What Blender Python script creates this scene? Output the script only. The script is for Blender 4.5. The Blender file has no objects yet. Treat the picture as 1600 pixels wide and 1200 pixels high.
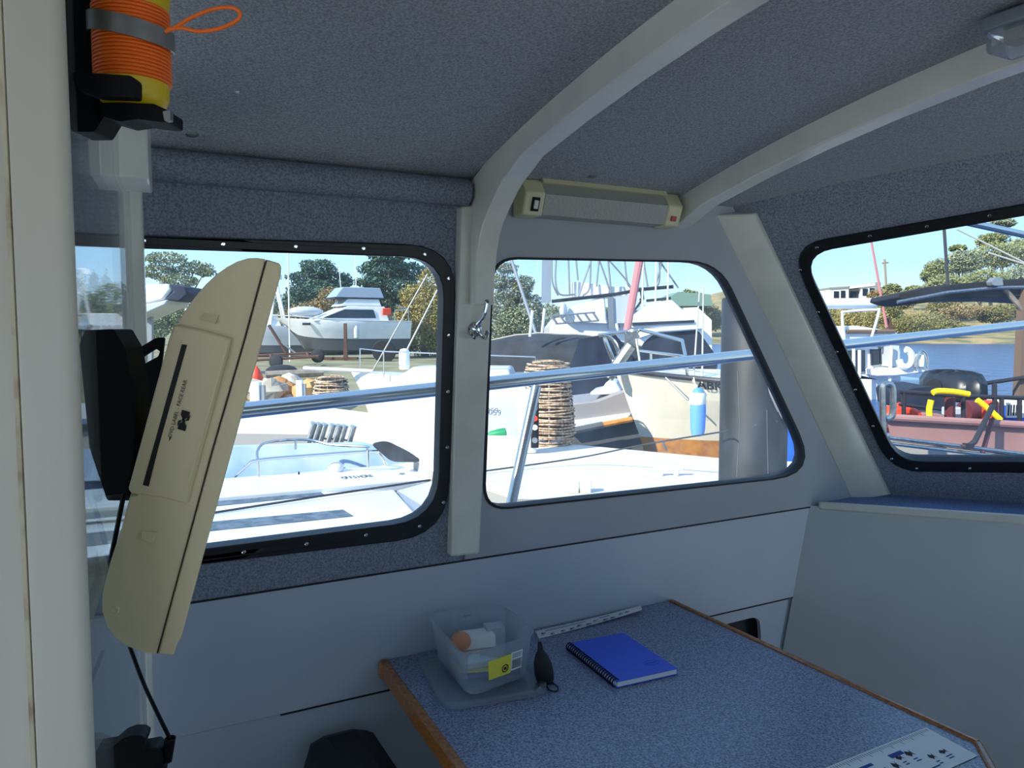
import bpy, bmesh, math, random
from math import sin, cos, pi, radians as R
from mathutils import Vector as V, Matrix, geometry, noise
rnd = random.Random(7)
sc = bpy.context.scene
COL = sc.collection

# ---------------------------------------------------------------- camera
CAM = V((0, 0, 1.45)); PITCH = R(-4.05); F = 1200.0
cd = bpy.data.cameras.new('camera'); cam = bpy.data.objects.new('camera', cd); COL.objects.link(cam)
cam.location = CAM; cam.rotation_euler = (R(90) + PITCH, 0, 0)
cd.sensor_width = 36; cd.lens = 36 * F / 1600; cd.clip_start = .02; cd.clip_end = 2000
sc.camera = cam
# ---------------------------------------------------------------- sky, sun, exposure
sc.view_settings.view_transform = 'Standard'; sc.view_settings.look = 'None'
sc.view_settings.exposure = 0.7; sc.view_settings.gamma = 1.0; sc.view_settings.use_curve_mapping = False
W = bpy.data.worlds.new('sky'); sc.world = W; W.use_nodes = True
nt = W.node_tree; bg = nt.nodes['Background']
tc = nt.nodes.new('ShaderNodeTexCoord'); sx = nt.nodes.new('ShaderNodeSeparateXYZ'); cr = nt.nodes.new('ShaderNodeValToRGB')
nt.links.new(tc.outputs['Generated'], sx.inputs[0]); nt.links.new(sx.outputs['Z'], cr.inputs[0]); nt.links.new(cr.outputs[0], bg.inputs[0])
e = cr.color_ramp.elements
e[0].position = 0.0; e[0].color = (.74, .89, 1.0, 1)
e[1].position = 1.0; e[1].color = (.26, .46, .86, 1)
k = e.new(.08); k.color = (.44, .73, 1.0, 1)
k = e.new(.25); k.color = (.36, .62, .98, 1)
bg.inputs[1].default_value = 1.05
sl = bpy.data.lights.new('sun', 'SUN'); sun = bpy.data.objects.new('sun', sl); COL.objects.link(sun)
sl.energy = 5.5; sl.angle = R(.6); sl.color = (1, .93, .82)
SUN = V((-.80, -.58, .64)).normalized()
sun.rotation_euler = SUN.to_track_quat('Z', 'Y').to_euler()
sc.cycles.max_bounces = 10; sc.cycles.transparent_max_bounces = 24; sc.cycles.diffuse_bounces = 5

# ---------------------------------------------------------------- picture rays and the cabin's own axes
def ray(u, v):
    x = (u - 800) / F; z = (600 - v) / F; c, s = cos(PITCH), sin(PITCH)
    return V((x, c - z * s, s + z * c))
def at(u, v, d):
    r = ray(u, v); return CAM + r * (d / r.y)
def onp(u, v, o, n):
    r = ray(u, v); return CAM + r * ((o - CAM).dot(n) / r.dot(n))
def onz(u, v, z):
    r = ray(u, v); return CAM + r * ((z - CAM.z) / r.z)
TZ = .725                                        # table top height
pA, pB = onz(600, 1035, TZ), onz(1050, 940, TZ)
AX = (pB - pA).normalized(); NX = V((AX.y, -AX.x, 0)); UP = V((0, 0, 1))   # along the side wall, into the cabin, up
O0 = pA - NX * .012; O0.z = 0
def pt(s, t, z): return O0 + AX * s + NX * t + UP * z
def st(p): q = p - O0; return q.dot(AX), q.dot(NX), p.z
JZ = .92; LEAN = R(5)
WUP = UP * cos(LEAN) + NX * sin(LEAN); WN = NX * cos(LEAN) - UP * sin(LEAN); WO = O0 + UP * JZ
def onW(u, v, off=0): return onp(u, v, WO + WN * off, WN)
def onL(u, v, off=0): return onp(u, v, O0 + NX * off, NX)
FD = V((.975, -.222, 0)).normalized()            # along the front bulkhead
cT, cB = onW(1152, 338), onW(1362, 775)          # corner line between side wall and windscreen
FUP = (cT - cB).normalized(); FN = FD.cross(FUP).normalized()
if FN.y > 0: FN = -FN                            # faces the cabin
def onF(u, v, off=0): return onp(u, v, cB + FN * off, FN)
k0, k1 = onL(1265, 790), onL(1225, 1005)
BN = FD.cross((k0 - k1).normalized()).normalized()
if BN.y > 0: BN = -BN
def onB(u, v, off=0): return onp(u, v, k0 + BN * off, BN)

# ---------------------------------------------------------------- materials
def lin(c):
    if isinstance(c, str):
        c = tuple(int(c[i:i + 2], 16) / 255 for i in (0, 2, 4))
        c = tuple(x / 12.92 if x <= .04045 else ((x + .055) / 1.055) ** 2.4 for x in c)
    return tuple(c[:3]) + (1,)
def mat(name, c, rough=.5, metal=0, c2=None, scale=20, bump=0, bscale=None, coat=0, stretch=None, ramp=(.35, .65), detail=4, island=False, spec=.5, dark=None):
    m = bpy.data.materials.new(name); m.use_nodes = True; t = m.node_tree; b = t.nodes['Principled BSDF']
    b.inputs['Base Color'].default_value = lin(c); b.inputs['Roughness'].default_value = rough; b.inputs['Metallic'].default_value = metal
    b.inputs['Coat Weight'].default_value = coat; b.inputs['Coat Roughness'].default_value = .15; b.inputs['Specular IOR Level'].default_value = spec
    if c2 is not None or bump:
        g = t.nodes.new('ShaderNodeNewGeometry'); mp = t.nodes.new('ShaderNodeMapping')
        t.links.new(g.outputs['Position'], mp.inputs[0])
        if stretch: mp.inputs['Scale'].default_value = stretch
        def nz(s):
            n = t.nodes.new('ShaderNodeTexNoise'); n.inputs['Scale'].default_value = s; n.inputs['Detail'].default_value = detail
            t.links.new(mp.outputs[0], n.inputs[0]); return n
        if c2 is not None:
            r = t.nodes.new('ShaderNodeValToRGB'); r.color_ramp.elements[0].position, r.color_ramp.elements[1].position = ramp
            r.color_ramp.elements[0].color = lin(c); r.color_ramp.elements[1].color = lin(c2)
            t.links.new(g.outputs['Random Per Island'] if island else nz(scale).outputs[0], r.inputs[0])
            t.links.new(r.outputs[0], b.inputs['Base Color'])
        if bump:
            bn = t.nodes.new('ShaderNodeBump'); bn.inputs['Strength'].default_value = bump; bn.inputs['Distance'].default_value = .004
            t.links.new(nz(bscale or scale).outputs[0], bn.inputs['Height']); t.links.new(bn.outputs[0], b.inputs['Normal'])
    return m
def glass(name, tint, dust, gloss=1.0, dscale=6, stretch=(1, 1, .3), smear=.0, dcol=(.9, .92, .95)):
    m = bpy.data.materials.new(name); m.use_nodes = True; t = m.node_tree; t.nodes.clear()
    N = t.nodes.new; L = t.links.new
    out = N('ShaderNodeOutputMaterial'); tr = N('ShaderNodeBsdfTransparent'); gl = N('ShaderNodeBsdfGlossy'); du = N('ShaderNodeBsdfTranslucent'); df = N('ShaderNodeBsdfDiffuse')
    tr.inputs[0].default_value = lin(tint); gl.inputs['Roughness'].default_value = .03; du.inputs[0].default_value = df.inputs[0].default_value = lin(dcol)
    fr = N('ShaderNodeFresnel'); fr.inputs[0].default_value = 1.25
    mu = N('ShaderNodeMath'); mu.operation = 'MULTIPLY'; mu.inputs[1].default_value = gloss; L(fr.outputs[0], mu.inputs[0])
    m1 = N('ShaderNodeMixShader'); L(mu.outputs[0], m1.inputs[0]); L(tr.outputs[0], m1.inputs[1]); L(gl.outputs[0], m1.inputs[2])
    g = N('ShaderNodeNewGeometry'); mp = N('ShaderNodeMapping'); mp.inputs['Scale'].default_value = stretch; L(g.outputs['Position'], mp.inputs[0])
    n = N('ShaderNodeTexNoise'); n.inputs['Scale'].default_value = dscale; n.inputs['Detail'].default_value = 6; L(mp.outputs[0], n.inputs[0])
    mr = N('ShaderNodeMapRange'); mr.inputs[1].default_value = .45; mr.inputs[2].default_value = .8; mr.inputs[3].default_value = dust; mr.inputs[4].default_value = dust + smear; L(n.outputs[0], mr.inputs[0])
    dm = N('ShaderNodeMixShader'); dm.inputs[0].default_value = .5; L(du.outputs[0], dm.inputs[1]); L(df.outputs[0], dm.inputs[2])
    m2 = N('ShaderNodeMixShader'); L(mr.outputs[0], m2.inputs[0]); L(m1.outputs[0], m2.inputs[1]); L(dm.outputs[0], m2.inputs[2]); L(m2.outputs[0], out.inputs[0])
    return m
K = {}
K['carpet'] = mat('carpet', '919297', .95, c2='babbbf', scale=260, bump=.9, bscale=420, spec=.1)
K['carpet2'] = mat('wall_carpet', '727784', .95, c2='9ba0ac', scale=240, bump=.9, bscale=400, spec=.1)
K['bluecarpet'] = mat('dash_carpet', '6a80a8', .95, c2='90a4c6', scale=240, bump=.9, bscale=400, spec=.1)
K['paint'] = mat('white_gloss_paint', 'dedacc', .28, c2='d4d1c4', scale=14, bump=.05, bscale=30, coat=.3)
K['panel'] = mat('white_panel', 'b3b9c1', .4, c2='adb4bd', scale=5, coat=.1)
K['surround'] = mat('painted_surround', 'a6a9ad', .45, c2='a0a3a8', scale=6)
K['bulk'] = mat('bulkhead_paint', 'bfc0bd', .45, c2='b6b8b6', scale=3, coat=.1)
K['cream'] = mat('cream_paint', 'ccc6b6', .5, c2='beb7a4', scale=6, stretch=(1, 1, .25), bump=.05, bscale=25)
K['stain'] = mat('rust_stained_sealant', 'c9bfa4', .7, c2='8a6a48', scale=30, ramp=(.5, .75))
K['rubber'] = mat('black_rubber', '0b0b0d', .45, c2='15161a', scale=40)
K['seal'] = mat('black_sealant', '08080a', .6)
K['steel'] = mat('stainless', 'cfccc6', .2, 1)
K['steel2'] = mat('dull_steel', '9a9a96', .38, 1, c2='b5b3ac', scale=30)
K['chrome'] = mat('chrome', 'd8d8d8', .08, 1)
K['tv'] = mat('tv_plastic', 'e0d0a6', .5, bump=.12, bscale=700)
K['tvdark'] = mat('tv_slot', '0e0d0d', .6)
K['black'] = mat('black_plastic', '08080a', .6, spec=.25)
K['blackfab'] = mat('black_vinyl', '0b0b0d', .6, bump=.2, bscale=200)
K['navyfab'] = mat('navy_vinyl', '101a34', .6, bump=.2, bscale=200)
K['lampcream'] = mat('lamp_cream', 'd2caa2', .45)
K['diffuser'] = mat('lamp_diffuser', 'a09f96', .35, bump=.5, bscale=150, stretch=(1, 1, 1))
K['red'] = mat('red_plastic', 'a81c14', .4)
K['table'] = mat('speckled_laminate', '485066', .35, c2='aab2c8', scale=250, ramp=(.32, .75), detail=2)
K['wood'] = mat('varnished_timber', 'b4702e', .35, c2='84491c', scale=30, stretch=(3, 3, 12), coat=.3)
K['yellow'] = mat('yellow_plastic', 'e0bd08', .4)
K['orange'] = mat('orange_cord', 'ff7414', .5)
K['book'] = mat('blue_cover', '2f58d6', .4)
K['paper'] = mat('paper', 'e8e8e4', .7)
K['ink'] = mat('black_ink', '101014', .7)
K['blueink'] = mat('blue_ink', '1d3f8c', .7)
K['labely'] = mat('yellow_label', 'efdf4a', .6)
K['egg'] = mat('tan_ball', 'd08a60', .5)
K['clear'] = glass('clear_plastic', 'f2f5f7', .15, .8, smear=.06, dscale=30)
K['pane'] = glass('window_glass', 'f6f9fa', .02, .35, smear=.05, dscale=7)
K['pane2'] = glass('dusty_window_glass', 'f4f7f8', .025, .35, smear=.12, dscale=9, stretch=(1, 1, .35))
K['perspex'] = glass('perspex', 'e6ecee', .05, .6, smear=.05)
K['smoke'] = glass('smoked_perspex', '5a5a58', .08, 1.0, smear=.1)
# outdoors
K['gel'] = mat('white_gelcoat', 'e6e8e8', .25, c2='dcdfe0', scale=3, coat=.3)
K['gelgrey'] = mat('grey_white_gelcoat', 'b9bfc6', .4)
K['cgel'] = mat('cream_gelcoat', 'efe6cc', .3, coat=.2)
K['antifoul'] = mat('grey_antifouling', '55585a', .7)
K['timber'] = mat('oiled_timber', 'c98a3c', .5, c2='a66a28', scale=12)
K['strip'] = mat('nonslip_strip', '3c4e5c', .7, c2='64737e', scale=18)
K['bluegel'] = mat('cockpit_blue', '8fb4dc', .5)
K['canvas'] = mat('charcoal_canvas', '26282c', .85, c2='34363a', scale=6, bump=.4, bscale=8)
K['navycanvas'] = mat('navy_canvas', '141d2e', .8, c2='1f2a3e', scale=6)
K['clearvinyl'] = mat('vinyl_window', '8b98a6', .25)
K['dglass'] = mat('dark_boat_glass', '1e2a36', .1)
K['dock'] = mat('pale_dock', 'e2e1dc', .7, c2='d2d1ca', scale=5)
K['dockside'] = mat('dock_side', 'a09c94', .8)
K['pile'] = mat('black_poly_pile', '0e0e10', .55, c2='3c3c40', scale=5, stretch=(1, 1, .4), ramp=(.5, .85))  # paler patches: scuffs and the window's reflection put into the colour
K['scrape'] = mat('scraped_plastic', 'b9b0aa', .8)
K['cane'] = mat('cane', 'd8c0a2', .8, c2='8e6a50', scale=40)
K['rust'] = mat('rusty_steel', '5e4030', .8, c2='46281c', scale=20)
K['mred'] = mat('faded_red_mast', 'b87474', .5)
K['rock'] = mat('sandstone', 'cf9f66', .9, c2='b57f4c', scale=4, bump=.5, bscale=10)
K['grey_rock'] = mat('pale_rock', 'cfc6b6', .9, c2='a89c88', scale=4, bump=.5, bscale=10)
K['tyre'] = mat('tyre', '1c1c1e', .8)
K['dull'] = mat('galvanised', '8f9498', .5, .6)
K['yard'] = mat('yard_ground', '8f8766', .95, c2='6a6a48', scale=.8, ramp=(.4, .65), detail=8)
K['bank'] = mat('dry_bank', 'a88e60', .95, c2='666a40', scale=.35, ramp=(.42, .6), detail=8)
K['bark'] = mat('bark', '7a6f62', .9, c2='9a8f80', scale=6)
K['gum'] = mat('gum_leaves', '5c6640', .8, c2='9c9c62', island=True, ramp=(0, 1))
K['gumgrey'] = mat('grey_gum_leaves', '606a50', .8, c2='9ca07c', island=True, ramp=(0, 1))
K['conifer'] = mat('conifer_leaves', '2c443a', .8, c2='557058', island=True, ramp=(0, 1))
K['wattle'] = mat('wattle_leaves', '6a6636', .8, c2='b09c50', island=True, ramp=(0, 1))
K['brownleaf'] = mat('brown_leaves', '6e6040', .8, c2='a8925e', island=True, ramp=(0, 1))
K['bush'] = mat('bush_leaves', '5c5a2c', .8, c2='8e8444', island=True, ramp=(0, 1))
K['maroon'] = mat('faded_maroon_paint', 'a67c76', .65, c2='9a726c', scale=2)
K['dmaroon'] = mat('dark_maroon', '5a2428', .5)
K['pipe'] = mat('dark_pipe', '26242a', .45)
K['noodle'] = mat('yellow_foam', 'ffd800', .6)
K['tarp'] = mat('black_tarp', '1a1c20', .4, bump=.3, bscale=6)
K['blue'] = mat('blue_plastic', '1a56d0', .4)
K['ltblue'] = mat('light_blue_plastic', '2aa4ee', .4)
K['fender'] = mat('blue_fender', '5f96e6', .4)
K['redor'] = mat('orange_red_plastic', 'e8421c', .45)
K['green'] = mat('green_plastic', '0f8a54', .5)
K['launchgrey'] = mat('launch_grey', '96908e', .5)
K['awning'] = mat('dark_awning', '16181b', .8)
K['haze_hill'] = mat('hazed_hill_scrub', '7c8a78', .9, c2='8a9078', scale=.3)  # distance haze mixed into the scrub's grey-green
K['shaded_liner'] = mat('cockpit_liner', '8fb0da', .5, c2='bccfe6', scale=3)  # blue shade inside the boat painted into this colour
K['greenroof'] = mat('green_roof', '6f8c80', .6)
K['house'] = mat('house_white', 'e4e6e6', .6)
K['housegrey'] = mat('house_grey', '8a8c8c', .6)
K['brown'] = mat('brown_post', '6c5848', .7)
K['rope'] = mat('rope', 'b8b4a8', .8)
K['dkrope'] = mat('dark_rope', '33343a', .8)
K['teak'] = mat('deck_floor', '6b5a48', .7)

# water: rippled, reflecting the sky
m = mat('river_water', '1d4880', .2); K['water'] = m
t = m.node_tree; n = t.nodes.new('ShaderNodeTexNoise'); n.inputs['Scale'].default_value = .9; n.inputs['Detail'].default_value = 5
g = t.nodes.new('ShaderNodeNewGeometry'); b2 = t.nodes.new('ShaderNodeBump'); b2.inputs['Strength'].default_value = .8; b2.inputs['Distance'].default_value = .25
t.links.new(g.outputs['Position'], n.inputs[0]); t.links.new(n.outputs[0], b2.inputs['Height']); t.links.new(b2.outputs[0], t.nodes['Principled BSDF'].inputs['Normal'])

# ---------------------------------------------------------------- mesh helpers
class M:
    def __init__(s): s.v = []; s.f = []; s.mi = []; s.cur = 0
    def add(s, vs, fs):
        o = len(s.v); s.v += [V(p) for p in vs]
        for f in fs: s.f.append([i + o for i in f]); s.mi.append(s.cur)
        return s
    def use(s, i): s.cur = i; return s
    def prism(s, pts, vec, holes=()):
        loops = [list(pts)] + [list(h) for h in holes]; flat = [V(p) for l in loops for p in l]; n = len(flat); vec = V(vec)
        tris = geometry.tessellate_polygon([[V(p) for p in l] for l in loops])
        fs = [list(t) for t in tris] + [[i + n for i in reversed(t)] for t in tris]
        b = 0
        for l in loops:
            k = len(l)
            for i in range(k): fs.append([b + i, b + (i + 1) % k, n + b + (i + 1) % k, n + b + i])
            b += k
        return s.add(flat + [p + vec for p in flat], fs)
    def box(s, c, size, ax=None):
        c = V(c); ax = ax or (V((1, 0, 0)), V((0, 1, 0)), UP); h = [V(a) * (k / 2) for a, k in zip(ax, size)]
        vs = [c + h[0] * i + h[1] * j + h[2] * k for i in (-1, 1) for j in (-1, 1) for k in (-1, 1)]
        return s.add(vs, [[0, 1, 3, 2], [4, 6, 7, 5], [0, 4, 5, 1], [2, 3, 7, 6], [0, 2, 6, 4], [1, 5, 7, 3]])
    def beam(s, a, b, w, h, up=UP):
        a, b = V(a), V(b); d = (b - a); x = d.normalized(); y = V(up).cross(x).normalized(); z = x.cross(y)
        return s.box((a + b) / 2, (d.length, w, h), (x, y, z))
    def rings(s, rs, closed=True, cap=True, loop=False):
        n = len(rs[0]); vs = [p for r in rs for p in r]; fs = []; m = len(rs)
        for i in range(m if loop else m - 1):
            j = (i + 1) % m
            for k in range(n if closed else n - 1):
                fs.append([i * n + k, i * n + (k + 1) % n, j * n + (k + 1) % n, j * n + k])
        if cap and not loop: fs += [list(range(n))[::-1], list(range((m - 1) * n, m * n))]
        return s.add(vs, fs)
    def tube(s, path, r, n=8, closed=False, flat=1.0):
        P = [V(p) for p in path]; rs = []; m = len(P); nrm = None
        for i, p in enumerate(P):
            a = P[i - 1] if (i or closed) else P[0]; b = P[(i + 1) % m] if (i < m - 1 or closed) else P[-1]
            d = (b - a).normalized()
            if nrm is None: nrm = d.orthogonal().normalized()
            nrm = (nrm - d * nrm.dot(d)).normalized(); q = d.cross(nrm); rr = r[i] if isinstance(r, (list, tuple)) else r
            rs.append([p + nrm * (cos(2 * pi * k / n) * rr) + q * (sin(2 * pi * k / n) * rr * flat) for k in range(n)])
        return s.rings(rs, loop=closed)
    def lathe(s, o, prof, n=24, ax=UP):
        o = V(o); ax = V(ax).normalized(); x = ax.orthogonal().normalized(); y = ax.cross(x)
        return s.rings([[o + ax * h + (x * cos(2 * pi * k / n) + y * sin(2 * pi * k / n)) * max(r, 1e-4) for k in range(n)] for r, h in prof])
    def ball(s, c, r, n=12, jit=0, seed=0):
        c = V(c); r = V(r) if not isinstance(r, (int, float)) else V((r, r, r)); rs = []
        for i in range(n // 2 + 1):
            th = pi * i / (n // 2); ring = []
            for k in range(n):
                d = V((sin(th) * cos(2 * pi * k / n), sin(th) * sin(2 * pi * k / n), -cos(th)))
                j = 1 + jit * noise.noise(d * 1.7 + V((seed * 3.1, seed, 0))) if jit else 1
                ring.append(c + V((d.x * r.x, d.y * r.y, d.z * r.z)) * j)
            rs.append(ring)
        return s.rings(rs)
    def grid(s, fn, nu, nv):
        vs = [fn(i / nu, j / nv) for i in range(nu + 1) for j in range(nv + 1)]; w = nv + 1
        return s.add(vs, [[i * w + j, (i + 1) * w + j, (i + 1) * w + j + 1, i * w + j + 1] for i in range(nu) for j in range(nv)])
    def slab(s, fn, nu, nv, vec):
        top = [[V(fn(i / nu, j / nv)) for j in range(nv + 1)] for i in range(nu + 1)]; vec = V(vec)
        return s.rings([r + [p + vec for p in reversed(r)] for r in top])
    def xf(s, mtx): s.v = [mtx @ p for p in s.v]; return s
    def text(s, txt, o, xdir, ydir, h, depth=.0006, bold=0, wide=1):
        c = bpy.data.curves.new('text', 'FONT'); c.body = txt; c.size = 1; c.resolution_u = 2; c.offset = bold
        ob = bpy.data.objects.new('text', c); COL.objects.link(ob); dg = bpy.context.evaluated_depsgraph_get()
        me = ob.evaluated_get(dg).to_mesh(); x = V(xdir).normalized(); y = V(ydir).normalized(); z = x.cross(y)
        k = h / .7; vs = [V(o) + x * (p.co.x * k * wide) + y * (p.co.y * k) + z * depth for p in me.vertices]
        s.add(vs, [list(p.vertices) for p in me.polygons]); COL.objects.unlink(ob); bpy.data.objects.remove(ob); bpy.data.curves.remove(c); return s
    def leaves(s, c, r, n, size, seed=0, shell=.55):
        g = random.Random(seed); c = V(c); r = V(r)
        vs = []; fs = []
        for i in range(n):
            d = V((g.gauss(0, 1), g.gauss(0, 1), g.gauss(0, 1))).normalized(); k = shell + (1 - shell) * g.random() ** .6
            k *= 1 + .35 * noise.noise(d * 2.3 + V((seed, 0, 0)))
            p = c + V((d.x * r.x, d.y * r.y, d.z * r.z)) * k
            a = V((g.uniform(-1, 1), g.uniform(-1, 1), g.uniform(-1, 1))).normalized(); b = a.orthogonal().normalized(); z = size * g.uniform(.6, 1.4)
            o = len(vs); vs += [p + a * z, p + b * z * .55, p - a * z, p - b * z * .55]; fs.append([o, o + 1, o + 2, o + 3])
        return s.add(vs, fs)

def rounded(pts, r, n=6, closed=True):
    """2D/3D polygon with rounded corners; r one number or one per corner"""
    P = [V(p) for p in pts]; out = []; m = len(P)
    for i, p in enumerate(P):
        rr = r[i] if isinstance(r, (list, tuple)) else r
        if rr <= 0: out.append(p); continue
        a = P[i - 1] - p; b = P[(i + 1) % m] - p; ra = min(rr, a.length * .49); rb = min(rr, b.length * .49)
        p0 = p + a.normalized() * ra; p1 = p + b.normalized() * rb
        for k in range(n + 1):
            t = k / n; out.append(p0 * (1 - t) ** 2 + p * (2 * t * (1 - t)) + p1 * t * t)
    return out
def px(pts, r, fn, n=6): return [fn(p.x, p.y) for p in rounded([V((x, y, 0)) for x, y in pts], r, n)]
def smoothpath(P, n=6):
    P = [V(p) for p in P]; out = []
    for i in range(len(P) - 1):
        a = P[max(i - 1, 0)]; b = P[i]; c = P[i + 1]; d = P[min(i + 2, len(P) - 1)]
        for k in range(n):
            t = k / n
            out.append(((b * 2) + (c - a) * t + (a * 2 - b * 5 + c * 4 - d) * t * t + (b * 3 - a - c * 3 + d) * t ** 3) * .5)
    return out + [P[-1]]

def link(name, m, mats, smooth=True, bevel=0, origin=None, ang=35):
    me = bpy.data.meshes.new(name); bm = bmesh.new(); o = origin or V((0, 0, 0))
    vs = [bm.verts.new(p - o) for p in m.v]
    for f, i in zip(m.f, m.mi):
        if len(set(f)) < 3: continue
        try: fc = bm.faces.new([vs[j] for j in f]); fc.material_index = i
        except ValueError: pass
    bmesh.ops.recalc_face_normals(bm, faces=bm.faces); bm.to_mesh(me); bm.free()
    for mt in (mats if isinstance(mats, (list, tuple)) else [mats]): me.materials.append(K[mt])
    if smooth:
        for p in me.polygons: p.use_smooth = True
        me.set_sharp_from_angle(angle=R(ang))
    ob = bpy.data.objects.new(name, me); COL.objects.link(ob)
    if bevel:
        b = ob.modifiers.new('edge', 'BEVEL'); b.width = bevel; b.segments = 2; b.limit_method = 'ANGLE'; b.angle_limit = R(40)
    return ob
def base(vs):
    a = V((min(p.x for p in vs), min(p.y for p in vs), min(p.z for p in vs))); b = V((max(p.x for p in vs), max(p.y for p in vs), 0))
    return V(((a.x + b.x) / 2, (a.y + b.y) / 2, a.z))
def tag(o, label, cat, group=None, kind=None):
    o['label'] = label; o['category'] = cat
    if group: o['group'] = group
    if kind: o['kind'] = kind
    return o
def solo(name, m, mats, label, cat, group=None, kind=None, **kw):
    o = base(m.v); ob = link(name, m, mats, origin=o, **kw); ob.location = o; return tag(ob, label, cat, group, kind)
def struct(name, m, mats, **kw):
    o = base(m.v); ob = link(name, m, mats, origin=o, **kw); ob.location = o; ob['kind'] = 'structure'; return ob
class Thing:
    """an Empty at the thing's base with each part a mesh of its own under it"""
    def __init__(s, name, label, cat, group=None, kind=None):
        s.root = bpy.data.objects.new(name, None); COL.objects.link(s.root); s.root.empty_display_size = .1; s.q = []
        if kind: s.root['kind'] = kind
        else: tag(s.root, label, cat, group)
    def part(s, name, m, mats, under=None, label=None, stuff=False, **kw):
        s.q.append((name, m, mats, under, label, stuff, kw)); return len(s.q) - 1
    def done(s, o=None):
        o = o or base([p for q in s.q for p in q[1].v]); s.root.location = o; obs = []
        for name, m, mats, under, label, stuff, kw in s.q:
            ob = link(name, m, mats, origin=o, **kw); ob.parent = s.root if under is None else obs[under]
            if label: ob['label'] = label
            if stuff: ob['kind'] = 'stuff'
            obs.append(ob)
        return s.root
def dup(root, loc, rz=None, label=None, scale=None):
    r = root.copy(); COL.objects.link(r); r.location = loc
    if rz is not None: r.rotation_euler = (0, 0, rz)
    if scale is not None: r.scale = (scale,) * 3 if isinstance(scale, (int, float)) else scale
    if label: r['label'] = label
    for ch in list(root.children):
        c = ch.copy(); COL.objects.link(c); c.parent = r
        for g in list(ch.children):
            d = g.copy(); COL.objects.link(d); d.parent = c
    return r

# ================================================================ THE CABIN
def Wp(s, h, off=0): return WO + AX * s + WUP * h + WN * off
def sstep(a, b, x): x = min(max((x - a) / (b - a), 0), 1); return x * x * (3 - 2 * x)
def ceil(s, t): return 1.745 + .29 * t - .12 * t * t
CW = 2.4; AFT = -3.3  # unseen roof drawn out aft to keep direct sun from the cabin
# openings, from the window outlines
w1o = [(60, 362), (714, 384), (700, 836), (60, 913)]; w1i = [(78, 384), (695, 403), (684, 811), (78, 889)]
w2o = [(769, 401), (1124, 408), (1280, 742), (754, 800)]; w2i = [(772, 405), (1121, 411), (1275, 740), (758, 796)]
w3o = [(1230, 385), (1760, 292), (1768, 741), (1391, 737)]; w3i = [(1253, 398), (1738, 314), (1746, 723), (1403, 721)]
R1o, R1i, R2o, R2i, R3o, R3i = [8, 78, 82, 8], [8, 66, 70, 8], [40, 48, 72, 42], [38, 46, 70, 40], [62, 40, 40, 48], [50, 30, 30, 36]
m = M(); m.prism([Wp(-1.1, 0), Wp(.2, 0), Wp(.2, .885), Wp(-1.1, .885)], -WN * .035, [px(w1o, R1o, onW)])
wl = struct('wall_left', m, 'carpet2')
sB, sT = st(cB)[0], st(cT)[0]
hT = (cT - WO).dot(WUP); kk = (sT - sB) / hT
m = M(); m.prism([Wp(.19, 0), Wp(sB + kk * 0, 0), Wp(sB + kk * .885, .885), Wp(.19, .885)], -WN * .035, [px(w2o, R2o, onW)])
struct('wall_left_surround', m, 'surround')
# lower side lining
m = M(); m.prism([pt(-1.75, 0, .655), pt(1.5, 0, .655), pt(1.5, 0, JZ), pt(-1.75, 0, JZ)], -NX * .02)
struct('wall_left_panel', m, 'panel', bevel=.002)
hole = px([(1096, 985), (1187, 962), (1190, 1012), (1098, 1030)], 16, lambda u, v: onL(u, v, -.008))
m = M(); m.prism([pt(-1.75, -.008, 0), pt(1.45, -.008, 0), pt(1.45, -.008, .66), pt(-1.75, -.008, .66)], -NX * .012, [hole])
struct('wall_left_lining', m, 'panel')
m = M(); m.box(pt(1.08, -.09, .56), (.34, .1, .26), (AX, NX, UP)); struct('wall_left_recess', m, 'seal')
m = M(); m.box(pt(.2, -.008, JZ), (3.1, .02, .004), (AX, NX, UP)); struct('trim_1', m, 'seal')

m = M(); m.box(pt(.565, .0, .654), (1.57, .003, .003), (AX, NX, UP)); struct('trim_14', m, 'seal')
def window(name, outer, ro, inner, ri, fn, nrm, pane, framemat, proud, screws):
    T = Thing(name, None, None, kind='structure')
    m = M(); o = px(outer, ro, lambda u, v: fn(u, v, proud)); i = px(inner, ri, lambda u, v: fn(u, v, proud)); m.prism(o, -nrm * (proud + .028), [i])
    f = T.part('frame', m, framemat, bevel=.002 if proud > .003 else 0)
    m = M(); g = px(inner, ri, lambda u, v: fn(u, v, -.014)); c = sum(g, V()) / len(g)
    m.prism([c + (p - c) * 1.006 for p in g], -nrm * .005); T.part('pane', m, pane, smooth=False)
    for u, v in screws:
        m = M(); c = fn(u, v, proud); m.lathe(c - nrm * .002, [(.0001, 0), (.0042, 0), (.0042, .003), (.003, .0042), (.0001, .0044)], 12, nrm); T.part('screw', m, 'chrome', under=f)
    T.done()
window('window_1', w1o, R1o, w1i, R1i, onW, WN, 'pane', 'rubber', .007,
       [(225, 376), (349, 381), (462, 385), (568, 388), (664, 397), (701, 435), (701, 524), (700, 612), (699, 699), (693, 785), (656, 822), (572, 836), (479, 850), (381, 863)])
window('window_2', w2o, R2o, w2i, R2i, onW, WN, 'pane2', 'seal', .0025, [])
window('window_3', w3o, R3o, w3i, R3i, onF, FN, 'pane', 'rubber', .007,
       [(1250, 422), (1276, 387), (1359, 369), (1448, 354), (1546, 337), (1278, 488), (1307, 550), (1336, 609), (1364, 666), (1393, 717), (1432, 732), (1515, 732)])

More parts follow.
